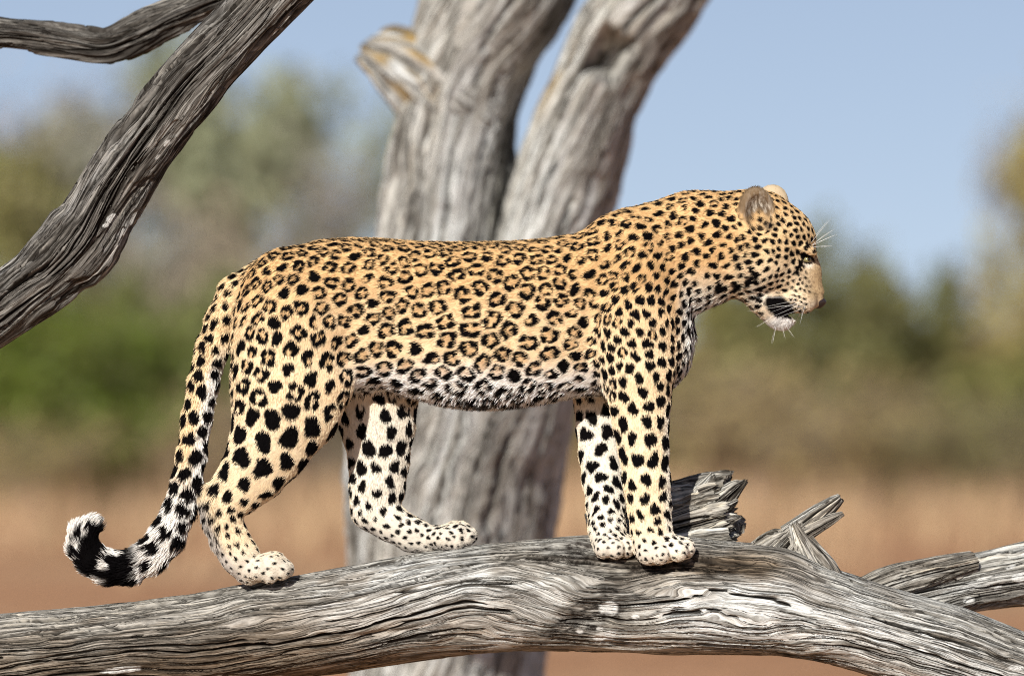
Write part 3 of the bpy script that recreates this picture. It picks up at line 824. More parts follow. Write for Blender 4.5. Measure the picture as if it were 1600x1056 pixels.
def surface_nets(lo, hi, step):
    ax = [np.arange(lo[a], hi[a] + step, step) for a in range(3)]
    n = [len(a) for a in ax]
    D = np.full(n, 60.0, dtype=np.float32)

    def slab(l, h, k, pr, carve):
        i0 = [max(0, int((l[a] - k - 14 - lo[a]) / step)) for a in range(3)]
        i1 = [min(n[a], int((h[a] + k + 14 - lo[a]) / step) + 2) for a in range(3)]
        if any(i1[a] <= i0[a] for a in range(3)): return
        X, Y, Z = np.meshgrid(*[ax[a][i0[a]:i1[a]] for a in range(3)], indexing='ij')
        q = np.stack([X.ravel(), Y.ravel(), Z.ravel()], 1)
        sl = tuple(slice(i0[a], i1[a]) for a in range(3))
        v = sd_prim(pr, q).reshape(X.shape)
        D[sl] = (-smin(-D[sl], v, k)) if carve else smin(D[sl], v, k)
    for pr, (l, h) in zip(PRIMS, BOXES): slab(l, h, pr[3], pr, False)
    for pr in CARVE: slab(*prim_box(pr), pr[3], pr, True)
    ins = D < 0
    # cells with a sign change
    c = np.zeros([m - 1 for m in n], dtype=np.int8)
    acc = np.zeros(c.shape + (3,), dtype=np.float32); cnt = np.zeros(c.shape, dtype=np.float32)
    def sub(a, o): return a[o[0]:n[0] - 1 + o[0], o[1]:n[1] - 1 + o[1], o[2]:n[2] - 1 + o[2]]
    for a in range(3):
        for b0 in (0, 1):
            for b1 in (0, 1):
                o = [0, 0, 0]; oth = [x for x in range(3) if x != a]
                o[oth[0]] = b0; o[oth[1]] = b1
                p = list(o); p[a] = 1
                d0, d1 = sub(D, o), sub(D, p)
                m = (d0 < 0) != (d1 < 0)
                t = np.where(m, d0 / np.where(m, d0 - d1, 1), 0)
                cnt += m
                for x in range(3):
                    acc[..., x] += np.where(m, t if x == a else float(o[x]), 0)
    cell = cnt > 0
    idx = np.full(c.shape, -1, dtype=np.int64)
    ii = np.argwhere(cell)
    idx[cell] = np.arange(len(ii))
    V = ii + acc[cell] / cnt[cell][:, None]
    V = V * step + np.array(lo)
    F = []
    for a in range(3):
        o1, o2 = [x for x in range(3) if x != a]
        sl0 = [slice(None)] * 3; sl1 = [slice(None)] * 3
        sl0[a] = slice(0, n[a] - 1); sl1[a] = slice(1, n[a])
        for x in (o1, o2):
            sl0[x] = slice(1, n[x] - 1); sl1[x] = slice(1, n[x] - 1)
        e0, e1 = ins[tuple(sl0)], ins[tuple(sl1)]
        ch = np.argwhere(e0 != e1)
        st = e0[tuple(ch.T)]
        base = ch.copy(); base[:, o1] += 1; base[:, o2] += 1
        def cid(d1, d2):
            b = base.copy(); b[:, o1] += d1; b[:, o2] += d2
            return idx[tuple(b.T)]
        quad = np.stack([cid(-1, -1), cid(0, -1), cid(0, 0), cid(-1, 0)], 1)
        flip = st if a != 1 else ~st
        quad = np.where(flip[:, None], quad, quad[:, ::-1])
        F.append(quad)
    return V, np.concatenate(F)


Vq, Fq = surface_nets((85, -140, -930), (1305, 140, -280), 3.6)
print('nets', len(Vq), time.time() - T0)
# one quad subdivision, then settle every vertex on the exact surface
def subdivide(V, F):
    e = np.concatenate([F[:, [0, 1]], F[:, [1, 2]], F[:, [2, 3]], F[:, [3, 0]]])
    es = np.sort(e, 1)
    key = es[:, 0] * (len(V) + 1) + es[:, 1]
    u, inv = np.unique(key, return_inverse=True)
    ea, eb = u // (len(V) + 1), u % (len(V) + 1)
    Ev = (V[ea] + V[eb]) / 2
    Fv = V[F].mean(1)
    nV, nE, nF = len(V), len(Ev), len(F)
    ei = (inv + nV).reshape(4, nF)
    fc = nV + nE + np.arange(nF)
    q = [np.stack([F[:, i], ei[i], fc, ei[(i + 3) % 4]], 1) for i in range(4)]
    return np.concatenate([V, Ev, Fv]), np.concatenate(q)


def settle(V):
    d, g = val_grad(V)
    gg = np.maximum((g * g).sum(1), 0.05)
    return V - np.clip(d / gg, -4, 4)[:, None] * g, g
Vq, _ = settle(Vq)
Vq, Fq = subdivide(Vq, Fq)
Vq, Nq = settle(Vq)
Nq /= np.linalg.norm(Nq, axis=1)[:, None] + 1e-9
# vertices in order of x, so that a slice of the array is a slice of the animal
_o = np.argsort(Vq[:, 0], kind='stable'); _r = np.empty_like(_o); _r[_o] = np.arange(len(_o))
Vq, Nq, Fq = Vq[_o], Nq[_o], _r[Fq]
print('body mesh', len(Vq), len(Fq), time.time() - T0)

# which part of the animal each vertex belongs to, and which way its fur lies
GD = np.full((len(Vq), len(GROUPS)), 80.0)
FL = np.zeros((len(Vq), 3)); FW = np.zeros(len(Vq))
for pr, (lo, hi) in zip(PRIMS, BOXES):
    m = ((Vq > lo - 70) & (Vq < hi + 70)).all(1)
    if not m.any(): continue
    d = sd_prim(pr, Vq[m])
    gi = GROUPS.index(pr[0])
    GD[m, gi] = np.minimum(GD[m, gi], d)
    w = np.exp(-np.clip(d, -8, 60) / 7.0)
    FL[m] += w[:, None] * pr[4] / np.linalg.norm(pr[4]); FW[m] += w
FL /= FW[:, None] + 1e-9
WG = np.exp(-np.clip(GD, -10, 80) / 6.0); WG /= WG.sum(1)[:, None]
gw = {g: WG[:, i] for i, g in enumerate(GROUPS)}
PX, PY, YY = Vq[:, 0], -Vq[:, 2], Vq[:, 1]

# ---- spacing of the markings (px), share of open rosettes, spot size, stretch along the lie of the fur
ANCH = np.array([  # px, py, spacing, rosette, size
    (420, 430, 27, .7, 1), (500, 392, 29, .8, 1), (600, 392, 27, .9, 1), (750, 394, 30, .95, 1), (870, 390, 26, .6, 1), (950, 355, 27, .2, 1), (1000, 350, 27, .25, 1),
    (600, 470, 31, .9, 1), (720, 460, 38, 1, 1), (830, 450, 38, 1, 1), (900, 460, 30, .8, 1), (480, 480, 32, .85, 1), (420, 500, 30, .55, 1), (450, 580, 34, .5, 1.05),
    (430, 640, 36, .15, 1.1), (550, 550, 34, .8, 1), (650, 540, 38, .9, 1), (750, 530, 42, 1, 1), (850, 520, 40, 1, 1), (620, 610, 36, .5, 1), (750, 610, 40, .6, 1),
    (870, 600, 34, .4, 1), (960, 480, 22, .08, 1.2), (1000, 540, 21, .03, 1.2), (950, 560, 20, .05, 1.2), (1040, 500, 21, 0, 1.15), (1030, 580, 25, 0, 1.2),
    (1060, 400, 20, .05, 1.1), (1110, 350, 21, .08, 1.1), (1130, 430, 20, 0, 1.0), (1090, 450, 20, 0, 1.05),
    (1200, 335, 13, 0, 1.1), (1230, 400, 13.5, 0, 1.15), (1180, 420, 15, 0, 1.1), (1160, 370, 17, 0, 1.05), (1250, 440, 9, 0, .9), (1210, 450, 12.5, 0, 1.1)], float)


def field(px, py):
    w = np.zeros(len(px), np.float32); r = np.zeros((len(px), 3), np.float32)
    px = px.astype(np.float32); py = py.astype(np.float32)
    for a in ANCH:
        d2 = (px - np.float32(a[0])) ** 2 + (py - np.float32(a[1])) ** 2 + np.float32(60.0)
        k = 1.0 / (d2 * np.sqrt(d2))
        w += k; r += k[:, None] * a[2:5].astype(np.float32)[None, :]
    return (r / w[:, None]).astype(float).T


LEG_T = {'near_fore': ([600, 640, 700, 760, 800, 835, 860, 880], [27, 30, 33, 30, 26, 17, 13, 12]), 'far_fore': ([600, 640, 700, 760, 800, 835, 870], [32, 34, 36, 28, 19, 13, 12]),
         'near_hind': ([600, 650, 700, 745, 775, 800, 850, 890], [38, 43, 45, 39, 28, 19, 16, 14]), 'far_hind': ([600, 660, 720, 770, 800, 830, 860], [34, 34, 30, 27, 20, 15, 11]),
         'tail': ([440, 500, 600, 700, 780, 830, 930], [21, 22, 26, 30, 32, 34, 36])}


def markings(px, py, g):
    """spacing, rosette share, size for points with group weights g (dict)"""
    sp, ro, sz = field(px, py)
    wl = sum(g[n] for n in LEG_T) + 1e-9
    s2 = sum(g[n] * np.interp(py, *LEG_T[n]) for n in LEG_T) / wl
    wl = sstep(0.25, 0.75, wl) * np.maximum(sstep(590, 670, py), g['tail'])
    sp = sp * (1 - wl) + s2 * wl
    ro = ro * (1 - wl)
    sz = sz * (1 - wl) + wl * np.interp(py, [600, 700, 790, 835, 870], [1.05, 1.10, 1.0, 0.8, 0.62])
    return sp, ro, sz
SP, RO, SZ = markings(PX, PY, gw)
SP = SP * (1 - 0.14 * (gw['torso'] + gw['neck']) - 0.06 * (1 - gw['torso'] - gw['neck']))
SP = SP * (1 - 0.35 * gw['ear'])

# dart throwing with the local spacing, then a few rounds of mutual repulsion
xs = PX.copy()
Vf = Vq.astype(np.float32)
sub5 = np.arange(0, len(Vq), 4); Vs5 = Vf[sub5]; xs5 = xs[sub5]
alive = np.ones(len(sub5), bool)
seeds = []
for i5 in rng.permutation(len(sub5)):
    if not alive[i5]: continue
    seeds.append(i5)
    p = Vs5[i5]; r = SP[sub5[i5]] * 0.775
    a, b = np.searchsorted(xs5, [p[0] - r, p[0] + r])
    alive[a:b] &= ((Vs5[a:b] - p) ** 2).sum(1) >= r * r
seeds = np.array(seeds)
SP5 = SP[sub5].astype(np.float32)
for it in range(7):      # even out: every mark moves to the middle of the skin nearest to it
    best = np.full(len(sub5), 9e9, np.float32); own = np.zeros(len(sub5), np.int32)
    for k, i5 in enumerate(seeds):
        p = Vs5[i5]; r = SP5[i5] * 1.5
        a, b = np.searchsorted(xs5, [p[0] - r, p[0] + r])
        d2 = ((Vs5[a:b] - p) ** 2).sum(1)
        m = d2 < best[a:b]
        best[a:b][m] = d2[m]; own[a:b][m] = k
    wgt = 1.0 / SP5 ** 2
    cnt = np.bincount(own, wgt, minlength=len(seeds)) + 1e-9
    cen = np.stack([np.bincount(own, wgt * Vs5[:, c], minlength=len(seeds)) / cnt for c in range(3)], 1)
    new = []
    for p, old in zip(cen, seeds):
        r = SP5[old] * 0.6
        a, b = np.searchsorted(xs5, [p[0] - r, p[0] + r])
        new.append(old if b <= a else a + ((Vs5[a:b] - p) ** 2).sum(1).argmin())
    seeds = np.unique(np.array(new))
seeds = sub5[seeds]
print('markings', len(seeds), time.time() - T0)

BLACK = np.zeros(len(Vq)); TANC = np.zeros(len(Vq))
# wobble so that no blotch has a clean rim
wob = np.stack([fbm(PX / 7.0, YY / 7.0, PY / 7.0, 101 + a, 2) for a in range(3)], 1)
wob2 = np.stack([noise(PX / 2.6, YY / 2.6, PY / 2.6, 111 + a) for a in range(3)], 1)
# how close each point lies to the border between two neighbouring marks: the pale net of the coat
D1 = np.full(len(Vq), 1e4, np.float32); D2 = np.full(len(Vq), 1e4, np.float32); OWN = np.full(len(Vq), -1)
Vw = (Vq + wob * 1.6).astype(np.float32)
for i in seeds:
    r = SP[i] * 1.25
    a, b = np.searchsorted(xs, [PX[i] - r, PX[i] + r])
    d = np.sqrt(((Vw[a:b] - Vf[i]) ** 2).sum(1))
    d1, d2 = D1[a:b], D2[a:b]
    near_ = d < d1
    d2[...] = np.where(near_, d1, np.minimum(d2, d))
    d1[near_] = d[near_]; OWN[a:b][near_] = i
GAP = (D2 - D1) * 0.5
for i in seeds:
    r = SP[i]
    a, b = np.searchsorted(xs, [PX[i] - r * 0.9, PX[i] + r * 0.9])
    idx = np.arange(a, b)
    o = Vq[a:b] - Vq[i]
    m = (o ** 2).sum(1) < (r * 0.9) ** 2
    idx = idx[m]; o = o[m]
    n = Nq[i]
    t = FL[i] - n * (FL[i] @ n); t /= np.linalg.norm(t) + 1e-9
    bb = np.cross(n, t)
    ang = rng.normal(0, 0.45)
    t, bb = t * math.cos(ang) + bb * math.sin(ang), bb * math.cos(ang) - t * math.sin(ang)
    o = o + wob[idx] * r * 0.075 + wob2[idx] * min(0.8, r * 0.035)
    facing = (Nq[idx] @ n) > 0.1
    u, v = o @ t, o @ bb
    gl = sum(gw[k][i] for k in ('near_fore', 'far_fore', 'near_hind', 'far_hind'))
    if rng.random() < RO[i]:
        el = rng.uniform(0.95, 1.25); u = u / el; v = v * math.sqrt(el)
        rho = np.hypot(u, v) + 1e-6; phi = np.arctan2(v, u)
        hb = sstep(560, 470, PX[i]) * 0.6 + 0.4 * sstep(480, 400, PY[i]) * sstep(560, 470, PX[i])     # haunch: closed, heavy rosettes
        R0 = r * rng.uniform(0.29, 0.345) * (1 - 0.14 * hb) * (1 + 0.10 * np.cos(2 * phi + rng.uniform(0, 6.28)))
        k1 = rng.integers(3, 5)
        w = r * (0.140 + 0.03 * hb + 0.078 * np.cos(k1 * phi + rng.uniform(0, 6.28)) + 0.05 * np.cos((k1 - 1) * phi + rng.uniform(0, 6.28)) + 0.03 * np.cos(phi + rng.uniform(0, 6.28)))
        w = np.minimum(w, r * (0.182 + 0.02 * hb))
        val = sstep(0.9, -0.9, (np.abs(rho - R0) - w) / 1.0)
        tan = sstep(R0 * 1.15, R0 * 0.75, rho)
    else:
        el = rng.uniform(1.0, 1.45)
        u = u / math.sqrt(el); v = v * math.sqrt(el)
        rho = np.hypot(u, v) + 1e-6; phi = np.arctan2(v, u)
        R0 = r * 0.345 * SZ[i] * rng.uniform(0.82, 1.18) * (1 + 0.14 * np.cos(2 * phi + rng.uniform(0, 6.28)) + 0.12 * np.cos(3 * phi + rng.uniform(0, 6.28)))
        if gw['tail'][i] > 0.5: R0 = R0 * np.interp(PY[i], [500, 740, 800, 900], [0.98, 1.15, 1.45, 1.55])
        val = sstep(0.9, -0.9, rho - R0)
        if RO[i] > 0.1 and rng.random() < 0.5:      # a bite of tan in an otherwise full spot
            aa = rng.uniform(0, 6.28)
            val = val * sstep(0.6, 2.2, np.hypot(u - 0.16 * r * math.cos(aa), v - 0.16 * r * math.sin(aa)) - r * 0.085)
            tan = sstep(R0 * 1.1, R0 * 0.6, rho)
        else:
            tan = 0 * rho
    val = np.where(facing & (OWN[idx] == i), val * sstep(0.3, 1.0 + 0.05 * r, GAP[idx] - 0.01 * r), 0)
    BLACK[idx] = np.maximum(BLACK[idx], val); TANC[idx] = np.maximum(TANC[idx], np.where(facing, tan, 0))


# ---- coat colours (the animal's own pigment)
def mix(a, b, t): return a * (1 - t[:, None]) + np.asarray(b)[None, :] * t[:, None]
GOLD, CREAM, WHITE = np.array((0.64, 0.415, 0.195)), np.array((0.79, 0.62, 0.395)), np.array((0.86, 0.84, 0.79))
RUST, INK = np.array((0.57, 0.36, 0.165)), np.array((0.0035, 0.003, 0.0032))
nlow = fbm(PX / 60, YY / 60, PY / 60, 131, 3)
base = np.tile(GOLD, (len(Vq), 1))
base = mix(base, CREAM, sstep(400, 590, PY + 30 * nlow))
base = mix(base, WHITE, sstep(548, 605, PY + 14 * nlow) * gw['torso'] * sstep(420, 560, PX))
base = mix(base, WHITE, sstep(0.25, 0.85, -Nq[:, 2]) * gw['torso'] * sstep(520, 600, PY))
wn_ = gw['neck'] + gw['torso'] * sstep(1050, 1075, PX)
base = mix(base, (0.74, 0.66, 0.52), wn_ * sstep(405, 470, PY))
base = mix(base, WHITE, wn_ * sstep(440, 490, PY + 8 * nlow) * sstep(1040, 1085, PX) * 0.9)
# legs: buff outside, white inside and behind, greyish cream paws
for nme, side in (('near_fore', -1), ('far_fore', 1), ('near_hind', -1), ('far_hind', 1)):
    w = gw[nme]
    inner = sstep(-0.15, 0.55, -Nq[:, 1] * side)
    base = mix(base, (0.79, 0.65, 0.44), w * sstep(600, 680, PY))
    base = mix(base, (0.72, 0.67, 0.57), w * inner * sstep(600, 650, PY) * 0.9)
    pawt = {'near_fore': (815, 860), 'far_fore': (815, 860), 'near_hind': (835, 885), 'far_hind': (800, 835)}[nme]
    base = mix(base, (0.60, 0.55, 0.46), w * sstep(*pawt, PY) * 0.9)
base = mix(base, (0.78, 0.72, 0.60), gw['near_fore'] * sstep(1028, 1042, PX) * sstep(610, 660, PY) * 0.8)
base = mix(base, (0.45, 0.41, 0.36), gw['near_hind'] * sstep(12, -6, PX - np.interp(PY, [770, 810, 860, 905], [322, 330, 350, 380])) * sstep(770, 790, PY))
base = mix(base, (0.40, 0.37, 0.33), gw['far_hind'] * sstep(0.3, 0.8, -Nq[:, 2]) * sstep(800, 830, PY))
# tail: gold above, white below and towards the tip
tl = gw['tail']
tin = sstep(-0.2, 0.6, Nq[:, 0])
base = mix(base, (0.76, 0.58, 0.34), tl * 0.8)
base = mix(base, WHITE, tl * np.maximum(tin * sstep(520, 600, PY), sstep(700, 800, PY)) * 0.92)
# head
hd = gw['head']
base = mix(base, (0.68, 0.50, 0.28), hd * sstep(300, 360, PY) * 0.8)
base = mix(base, (0.80, 0.67, 0.48), hd * sstep(380, 440, PY) * 0.7)
base = mix(base, (0.43, 0.305, 0.17), hd * sstep(1244, 1278, PX + 0.1 * (PY - 430)) * sstep(390, 425, PY))
ch_w = hd * np.maximum(np.exp(-((PX - 1222) / 26) ** 2 - ((PY - 506) / 13) ** 2) * 1.6, 0)
base = mix(base, (0.84, 0.82, 0.78), np.clip(ch_w, 0, 1))
base = mix(base, (0.80, 0.76, 0.68), hd * np.exp(-((PX - 1183) / 20) ** 2 - ((PY - 462) / 20) ** 2) * 0.8)
base = mix(base, (0.80, 0.74, 0.62), hd * np.clip(1.4 * np.exp(-((PX - 1262) / 7) ** 2 - ((PY - 414) / 5) ** 2), 0, 1))
base = mix(base, (0.76, 0.68, 0.55), hd * np.clip(1.4 * np.exp(-((PX - 1250) / 26) ** 2 - ((PY - 478) / 8) ** 2), 0, 1) * 0.6)

ink = BLACK.copy()
# places the random markings leave alone
noface = hd * np.maximum(sstep(1256, 1266, PX - 0.25 * (PY - 430)) * sstep(404, 415, PY), sstep(455, 462, PY) * sstep(1190, 1200, PX))
noface = np.maximum(noface, np.exp(-((PX - 1222) / 26) ** 2 - ((PY - 506) / 13) ** 2) * 1.5)
ink *= 1 - np.clip(noface, 0, 1)
ink *= 1 - sstep(0.4, 0.8, gw['ear'])
# belly blotches and dark line of the underside
ink = np.maximum(ink, 0.9 * sstep(0.22, 0.42, fbm(PX / 26, YY / 40, PY / 22, 141, 2) + 0.40 * sstep(616, 634, PY)) * gw['torso'] * sstep(612, 626, PY) * sstep(520, 560, PX) * (1 - sstep(900, 960, PX)))
# dark back line
ink = np.maximum(ink, 0.8 * sstep(0.10, 0.4, fbm(PX / 16, YY / 9, None, 143, 2)) * sstep(0.90, 0.97, Nq[:, 2]) * (gw['torso'] + gw['neck']))


def blot(x, y, sx, sy, rot=0.0, side=-1, hard=0.55):
    global ink
    c, s_ = math.cos(math.radians(rot)), math.sin(math.radians(rot))
    dx, dy = PX + wob2[:, 0] * 0.7 - x, PY + wob2[:, 2] * 0.7 - y
    u, v = dx * c - dy * s_, dx * s_ + dy * c
    d = np.sqrt((u / sx) ** 2 + (v / sy) ** 2)
    ink = np.maximum(ink, sstep(1.15, 0.8, d) * (hd + gw['neck'] > 0.3))


# face: eye rims, tear line, brow, lip corner, whisker rows (both sides alike)
blot(1258, 401, 13, 3.0, -18); blot(1261, 411, 9, 2.0, -8); blot(1270, 407, 2.5, 4, 0)
blot(1249, 414, 3.6, 10, -25); blot(1244, 425, 3.2, 6, -15)
blot(1261, 385, 5, 4, 0); blot(1276, 393, 2.5, 6, 0)
blot(1214, 477, 17, 15, 25); blot(1229, 488, 12, 9.5, 10); blot(1203, 474, 8, 12, 15)
blot(1246, 495, 17, 2.2, -3); blot(1266, 489, 8, 2.0, -25)
blot(1178, 431, 4.5, 9, 20); blot(1170, 441, 6, 5, 20); blot(1154, 449, 7, 6, 10); blot(1125, 451, 10, 6, 5); blot(1184, 467, 5, 5, 30); blot(1188, 452, 4, 5, 0); blot(1186, 478, 4, 3, 0)
blot(1222, 483, 18, 13, 20); blot(1234, 490, 10, 8, 0)
for (wx, wy) in [(1240, 462), (1248, 464), (1256, 467), (1242, 469), (1250, 472), (1258, 475), (1240, 475), (1248, 479), (1256, 482), (1243, 483), (1251, 486), (1234, 468), (1235, 478)]:
    blot(wx, wy, 3.6, 1.9, -25)
# tail tip: black upper side, white outer curl
tip = tl * sstep(870, 850, PY + 0.0 * PX) * sstep(170, 150, PX) * sstep(700, 790, PY)
ringn = sstep(-0.2, 0.25, np.sin((PX * 0.10 + PY * 0.05)) + 0.6 * nlow * 3)
ink = np.maximum(ink, tl * sstep(235, 205, PX) * sstep(800, 830, PY) * np.clip(ringn * 1.3 - 0.1, 0, 1) * sstep(-0.45, -0.1, Nq[:, 0] * 0.3 - Nq[:, 1]))
outer = tl * sstep(6, 12, np.hypot(PX - 150, PY - 838) - np.interp(np.arctan2(PY - 838, PX - 150), [-3.14, -1.5, 1.2, 2.2, 3.14], [24, 16, 60, 44, 24])) * sstep(175, 158, PX)
ink *= 1 - outer
# ears: dark back with a pale patch, tawny rim, hairy pale bowl
er = sstep(0.45, 0.85, gw['ear'])
base = mix(base, (0.17, 0.115, 0.065), er * (YY < 0))
base = mix(base, (0.50, 0.39, 0.25), er * (YY > 0))
for (ex, ey, yy), g in zip(EARS, (-1, 1)):
    bowl = er * np.exp(-((PX - ex - 5) / 17) ** 2 - ((PY - ey - 8) / 26) ** 2) * sstep(-2, 3, g * (YY - yy) + 6)
    st_ = fbm(PX / 3.0, YY / 4, PY / 11, 151, 2)
    base = mix(base, (0.12, 0.09, 0.065), np.clip(bowl * 1.3, 0, 1))
    base = mix(base, (0.66, 0.60, 0.50), np.clip(bowl * (0.45 + 2.6 * st_), 0, 1))
    side_ = sstep(-4, 4, g * (YY - yy) + 14)
    base = mix(base, (0.035, 0.03, 0.028), np.clip(np.maximum(er, hd) * side_ * np.exp(-((PX - ex - 17) / 11) ** 2 - ((PY - ey - 19) / 9) ** 2) * (1.6 + 1.5 * st_), 0, 1))
    base = mix(base, (0.05, 0.04, 0.035), np.clip(er * side_ * np.exp(-((PX - ex + 8) / 8) ** 2 - ((PY - ey - 14) / 12) ** 2) * (1.0 + 1.5 * st_), 0, 1))

coat = mix(base, RUST, TANC * 0.65 * (1 - sstep(560, 620, PY)) * (1 - hd))
coat = coat * (1 + 0.10 * fbm(PX / 9, YY / 9, PY / 9, 161, 2) - 0.35 * hd * sstep(0.1, 0.6, noise(PX / 2.2, YY / 2.2, PY / 2.2, 163)))[:, None]
coat = mix(coat, INK, np.clip(ink, 0, 1))
coat = np.clip(coat, 0.002, 0.9)


def to_world(q):
    return np.stack([(q[:, 0] - 800) * S, q[:, 1] * S, ZC + (528 + q[:, 2]) * S], 1)


leo = empty('leopard', tuple(to_world(np.array([[760.0, -40, -860.0]]))[0]))
tag(leo, 'spotted golden leopard standing on the log, facing right', 'leopard')
M_SKIN = attr_mat('spotted_coat', 'coat', 0.85, 0.02)
C4 = np.concatenate([coat, np.ones((len(coat), 1))], 1)
body = mesh_obj('body', to_world(Vq), Fq, M_SKIN, leo, attrs={'coat': ('FLOAT_COLOR', C4)})
print('body', time.time() - T0)


# ---- fur: short strands combed along the body
def make_fur(n):
    tri = np.concatenate([Fq[:, [0, 1, 2]], Fq[:, [0, 2, 3]]])
    A, B_, C_ = Vq[tri[:, 0]], Vq[tri[:, 1]], Vq[tri[:, 2]]
    ar = np.linalg.norm(np.cross(B_ - A, C_ - A), axis=1)
    dens = 1.0 + 1.3 * gw['head'] + 0.4 * (gw['near_fore'] + gw['near_hind'] + gw['far_fore'] + gw['far_hind'])
    ar = ar * dens[tri[:, 0]]
    pick = np.searchsorted(np.cumsum(ar) / ar.sum(), rng.random(n))
    pick = np.clip(pick, 0, len(tri) - 1)
    u, v = rng.random(n), rng.random(n)
    fl = u + v > 1; u[fl] = 1 - u[fl]; v[fl] = 1 - v[fl]
    t = tri[pick]
    w = np.stack([1 - u - v, u, v], 1)
    P = (Vq[t] * w[..., None]).sum(1); Nn = (Nq[t] * w[..., None]).sum(1); Nn /= np.linalg.norm(Nn, axis=1)[:, None]
    near = t[np.arange(n), w.argmax(1)]
    f = FL[near] - Nn * (FL[near] * Nn).sum(1)[:, None]
    f /= np.linalg.norm(f, axis=1)[:, None] + 1e-6
    px, py = P[:, 0], -P[:, 2]
    g = {k: gw[k][near] for k in GROUPS}
    L = 6.5 * g['torso'] + 6.0 * g['neck'] + 3.6 * g['head'] + 5.5 * (g['near_fore'] + g['far_fore']) + 6.0 * (g['near_hind'] + g['far_hind']) + 7.0 * g['tail'] + 2.6 * g['ear']
    belly = g['torso'] * sstep(585, 630, py) * sstep(500, 560, px)
    L = L + 4.5 * belly + 8 * g['torso'] * sstep(1062, 1080, px) * sstep(470, 520, py) + 6 * g['neck'] * sstep(445, 480, py)
    L = L + 5 * g['tail'] * sstep(700, 820, py) + 5 * (g['near_hind'] + g['torso']) * sstep(12, 0, px - np.interp(py, [470, 640, 740], [376, 364, 338])) * sstep(480, 540, py)
    L = L + 4 * g['ear'] * sstep(-8, 4, P[:, 1] + 48) * (P[:, 1] < 0)
    chin = g['head'] * np.exp(-((px - 1222) / 26) ** 2 - ((py - 506) / 14) ** 2)
    L = L + 3 * chin + 2.5 * g['head'] * sstep(1195, 1170, px)
    paw = (g['near_fore'] + g['far_fore']) * sstep(820, 850, py) + g['near_hind'] * sstep(840, 880, py) + g['far_hind'] * sstep(800, 830, py)
    L = L * (1 - 0.45 * np.clip(paw, 0, 1))
    L = L * (1 - 0.9 * g['head'] * sstep(1266, 1272, px) * sstep(459, 465, py))
    L = L * (0.65 + 0.6 * rng.random(n))
    # tufts share a direction
    cl = np.stack([fbm(px / 8, P[:, 1] / 8, py / 8, 171 + a, 2) for a in range(3)], 1)
    cl2 = np.stack([noise(px / 2.5, P[:, 1] / 2.5, py / 2.5, 181 + a) for a in range(3)], 1)
    down = np.array([0, 0, -1.0])
    f = f + belly[:, None] * (np.array([-0.35, 0, -1.1]) - f) * 0.75 + (0.14 + 0.12 * belly + 0.15 * g['tail'])[:, None] * cl + (0.10 + 0.05 * belly)[:, None] * cl2 + rng.normal(0, 0.08, (n, 3))
    lift = 0.16 + 0.16 * rng.random(n) - 0.10 * belly + 0.12 * g['tail']
    d0 = f + Nn * (lift[:, None] + 0.25)
    d1 = f + Nn * (lift[:, None] - 0.30)
    d0 /= np.linalg.norm(d0, axis=1)[:, None]; d1 /= np.linalg.norm(d1, axis=1)[:, None]
    root = P - Nn * 0.6
    pts = np.stack([root, root + d0 * (L * 0.36)[:, None], root + d0 * (L * 0.58)[:, None] + d1 * (L * 0.14)[:, None], root + d0 * (L * 0.66)[:, None] + d1 * (L * 0.36)[:, None]], 1)
    Wd = to_world(pts.reshape(-1, 3)) - np.array(leo.location)
    cu = bpy.data.hair_curves.new('fur')
    cu.add_curves([4] * n)
    cu.position_data.foreach_set('vector', Wd.astype(np.float32).ravel())
    rad = np.tile(np.array([0.00042, 0.00040, 0.00030, 0.00008], dtype=np.float32), (n, 1)) * (1 + 0.5 * belly + 0.3 * g['tail'])[:, None] * (1 - 0.25 * g['head'])[:, None]
    ra = cu.attributes.get('radius') or cu.attributes.new('radius', 'FLOAT', 'POINT')
    ra.data.foreach_set('value', rad.astype(np.float32).ravel())
    ca = cu.attributes.new('coat', 'FLOAT_COLOR', 'CURVE')
    c = coat[near] * (0.84 + 0.34 * rng.random(n) + 0.12 * belly)[:, None]
    c4 = np.concatenate([np.clip(c, 0, 0.92), np.ones((n, 1))], 1).astype(np.float32)
    ca.data.foreach_set('color', c4.ravel())
    m = attr_mat('fur_strands', 'coat', 0.6, 0.025)
    cu.materials.append(m)
    o = bpy.data.objects.new('fur', cu)
    COL.objects.link(o); o.parent = leo
    o['kind'] = 'stuff'
    return o
make_fur(320000)
print('fur', time.time() - T0)


# ---- eyes, nose, whiskers
def surf_y(px, py, side=-1):
    ys = np.linspace(-95, 95, 381)
    if side > 0: ys = ys[::-1]
    q = np.stack([np.full_like(ys, px), ys, np.full_like(ys, -py)], 1)
    d = sdf(q)
    k = np.argmax(d < 0)
    return ys[k]


def uv_sphere(c, r, nu=24, nv=14):
    V, F = [], []
    for i in range(nv + 1):
        a = math.pi * i / nv
        for j in range(nu):
            b = 2 * math.pi * j / nu
            V.append((c[0] + r[0] * math.sin(a) * math.cos(b), c[1] + r[1] * math.sin(a) * math.sin(b), c[2] + r[2] * math.cos(a)))
    for i in range(nv):
        for j in range(nu):
            F.append((i * nu + j, (i + 1) * nu + j, (i + 1) * nu + (j + 1) % nu, i * nu + (j + 1) % nu))
    return np.array(V), np.array(F)


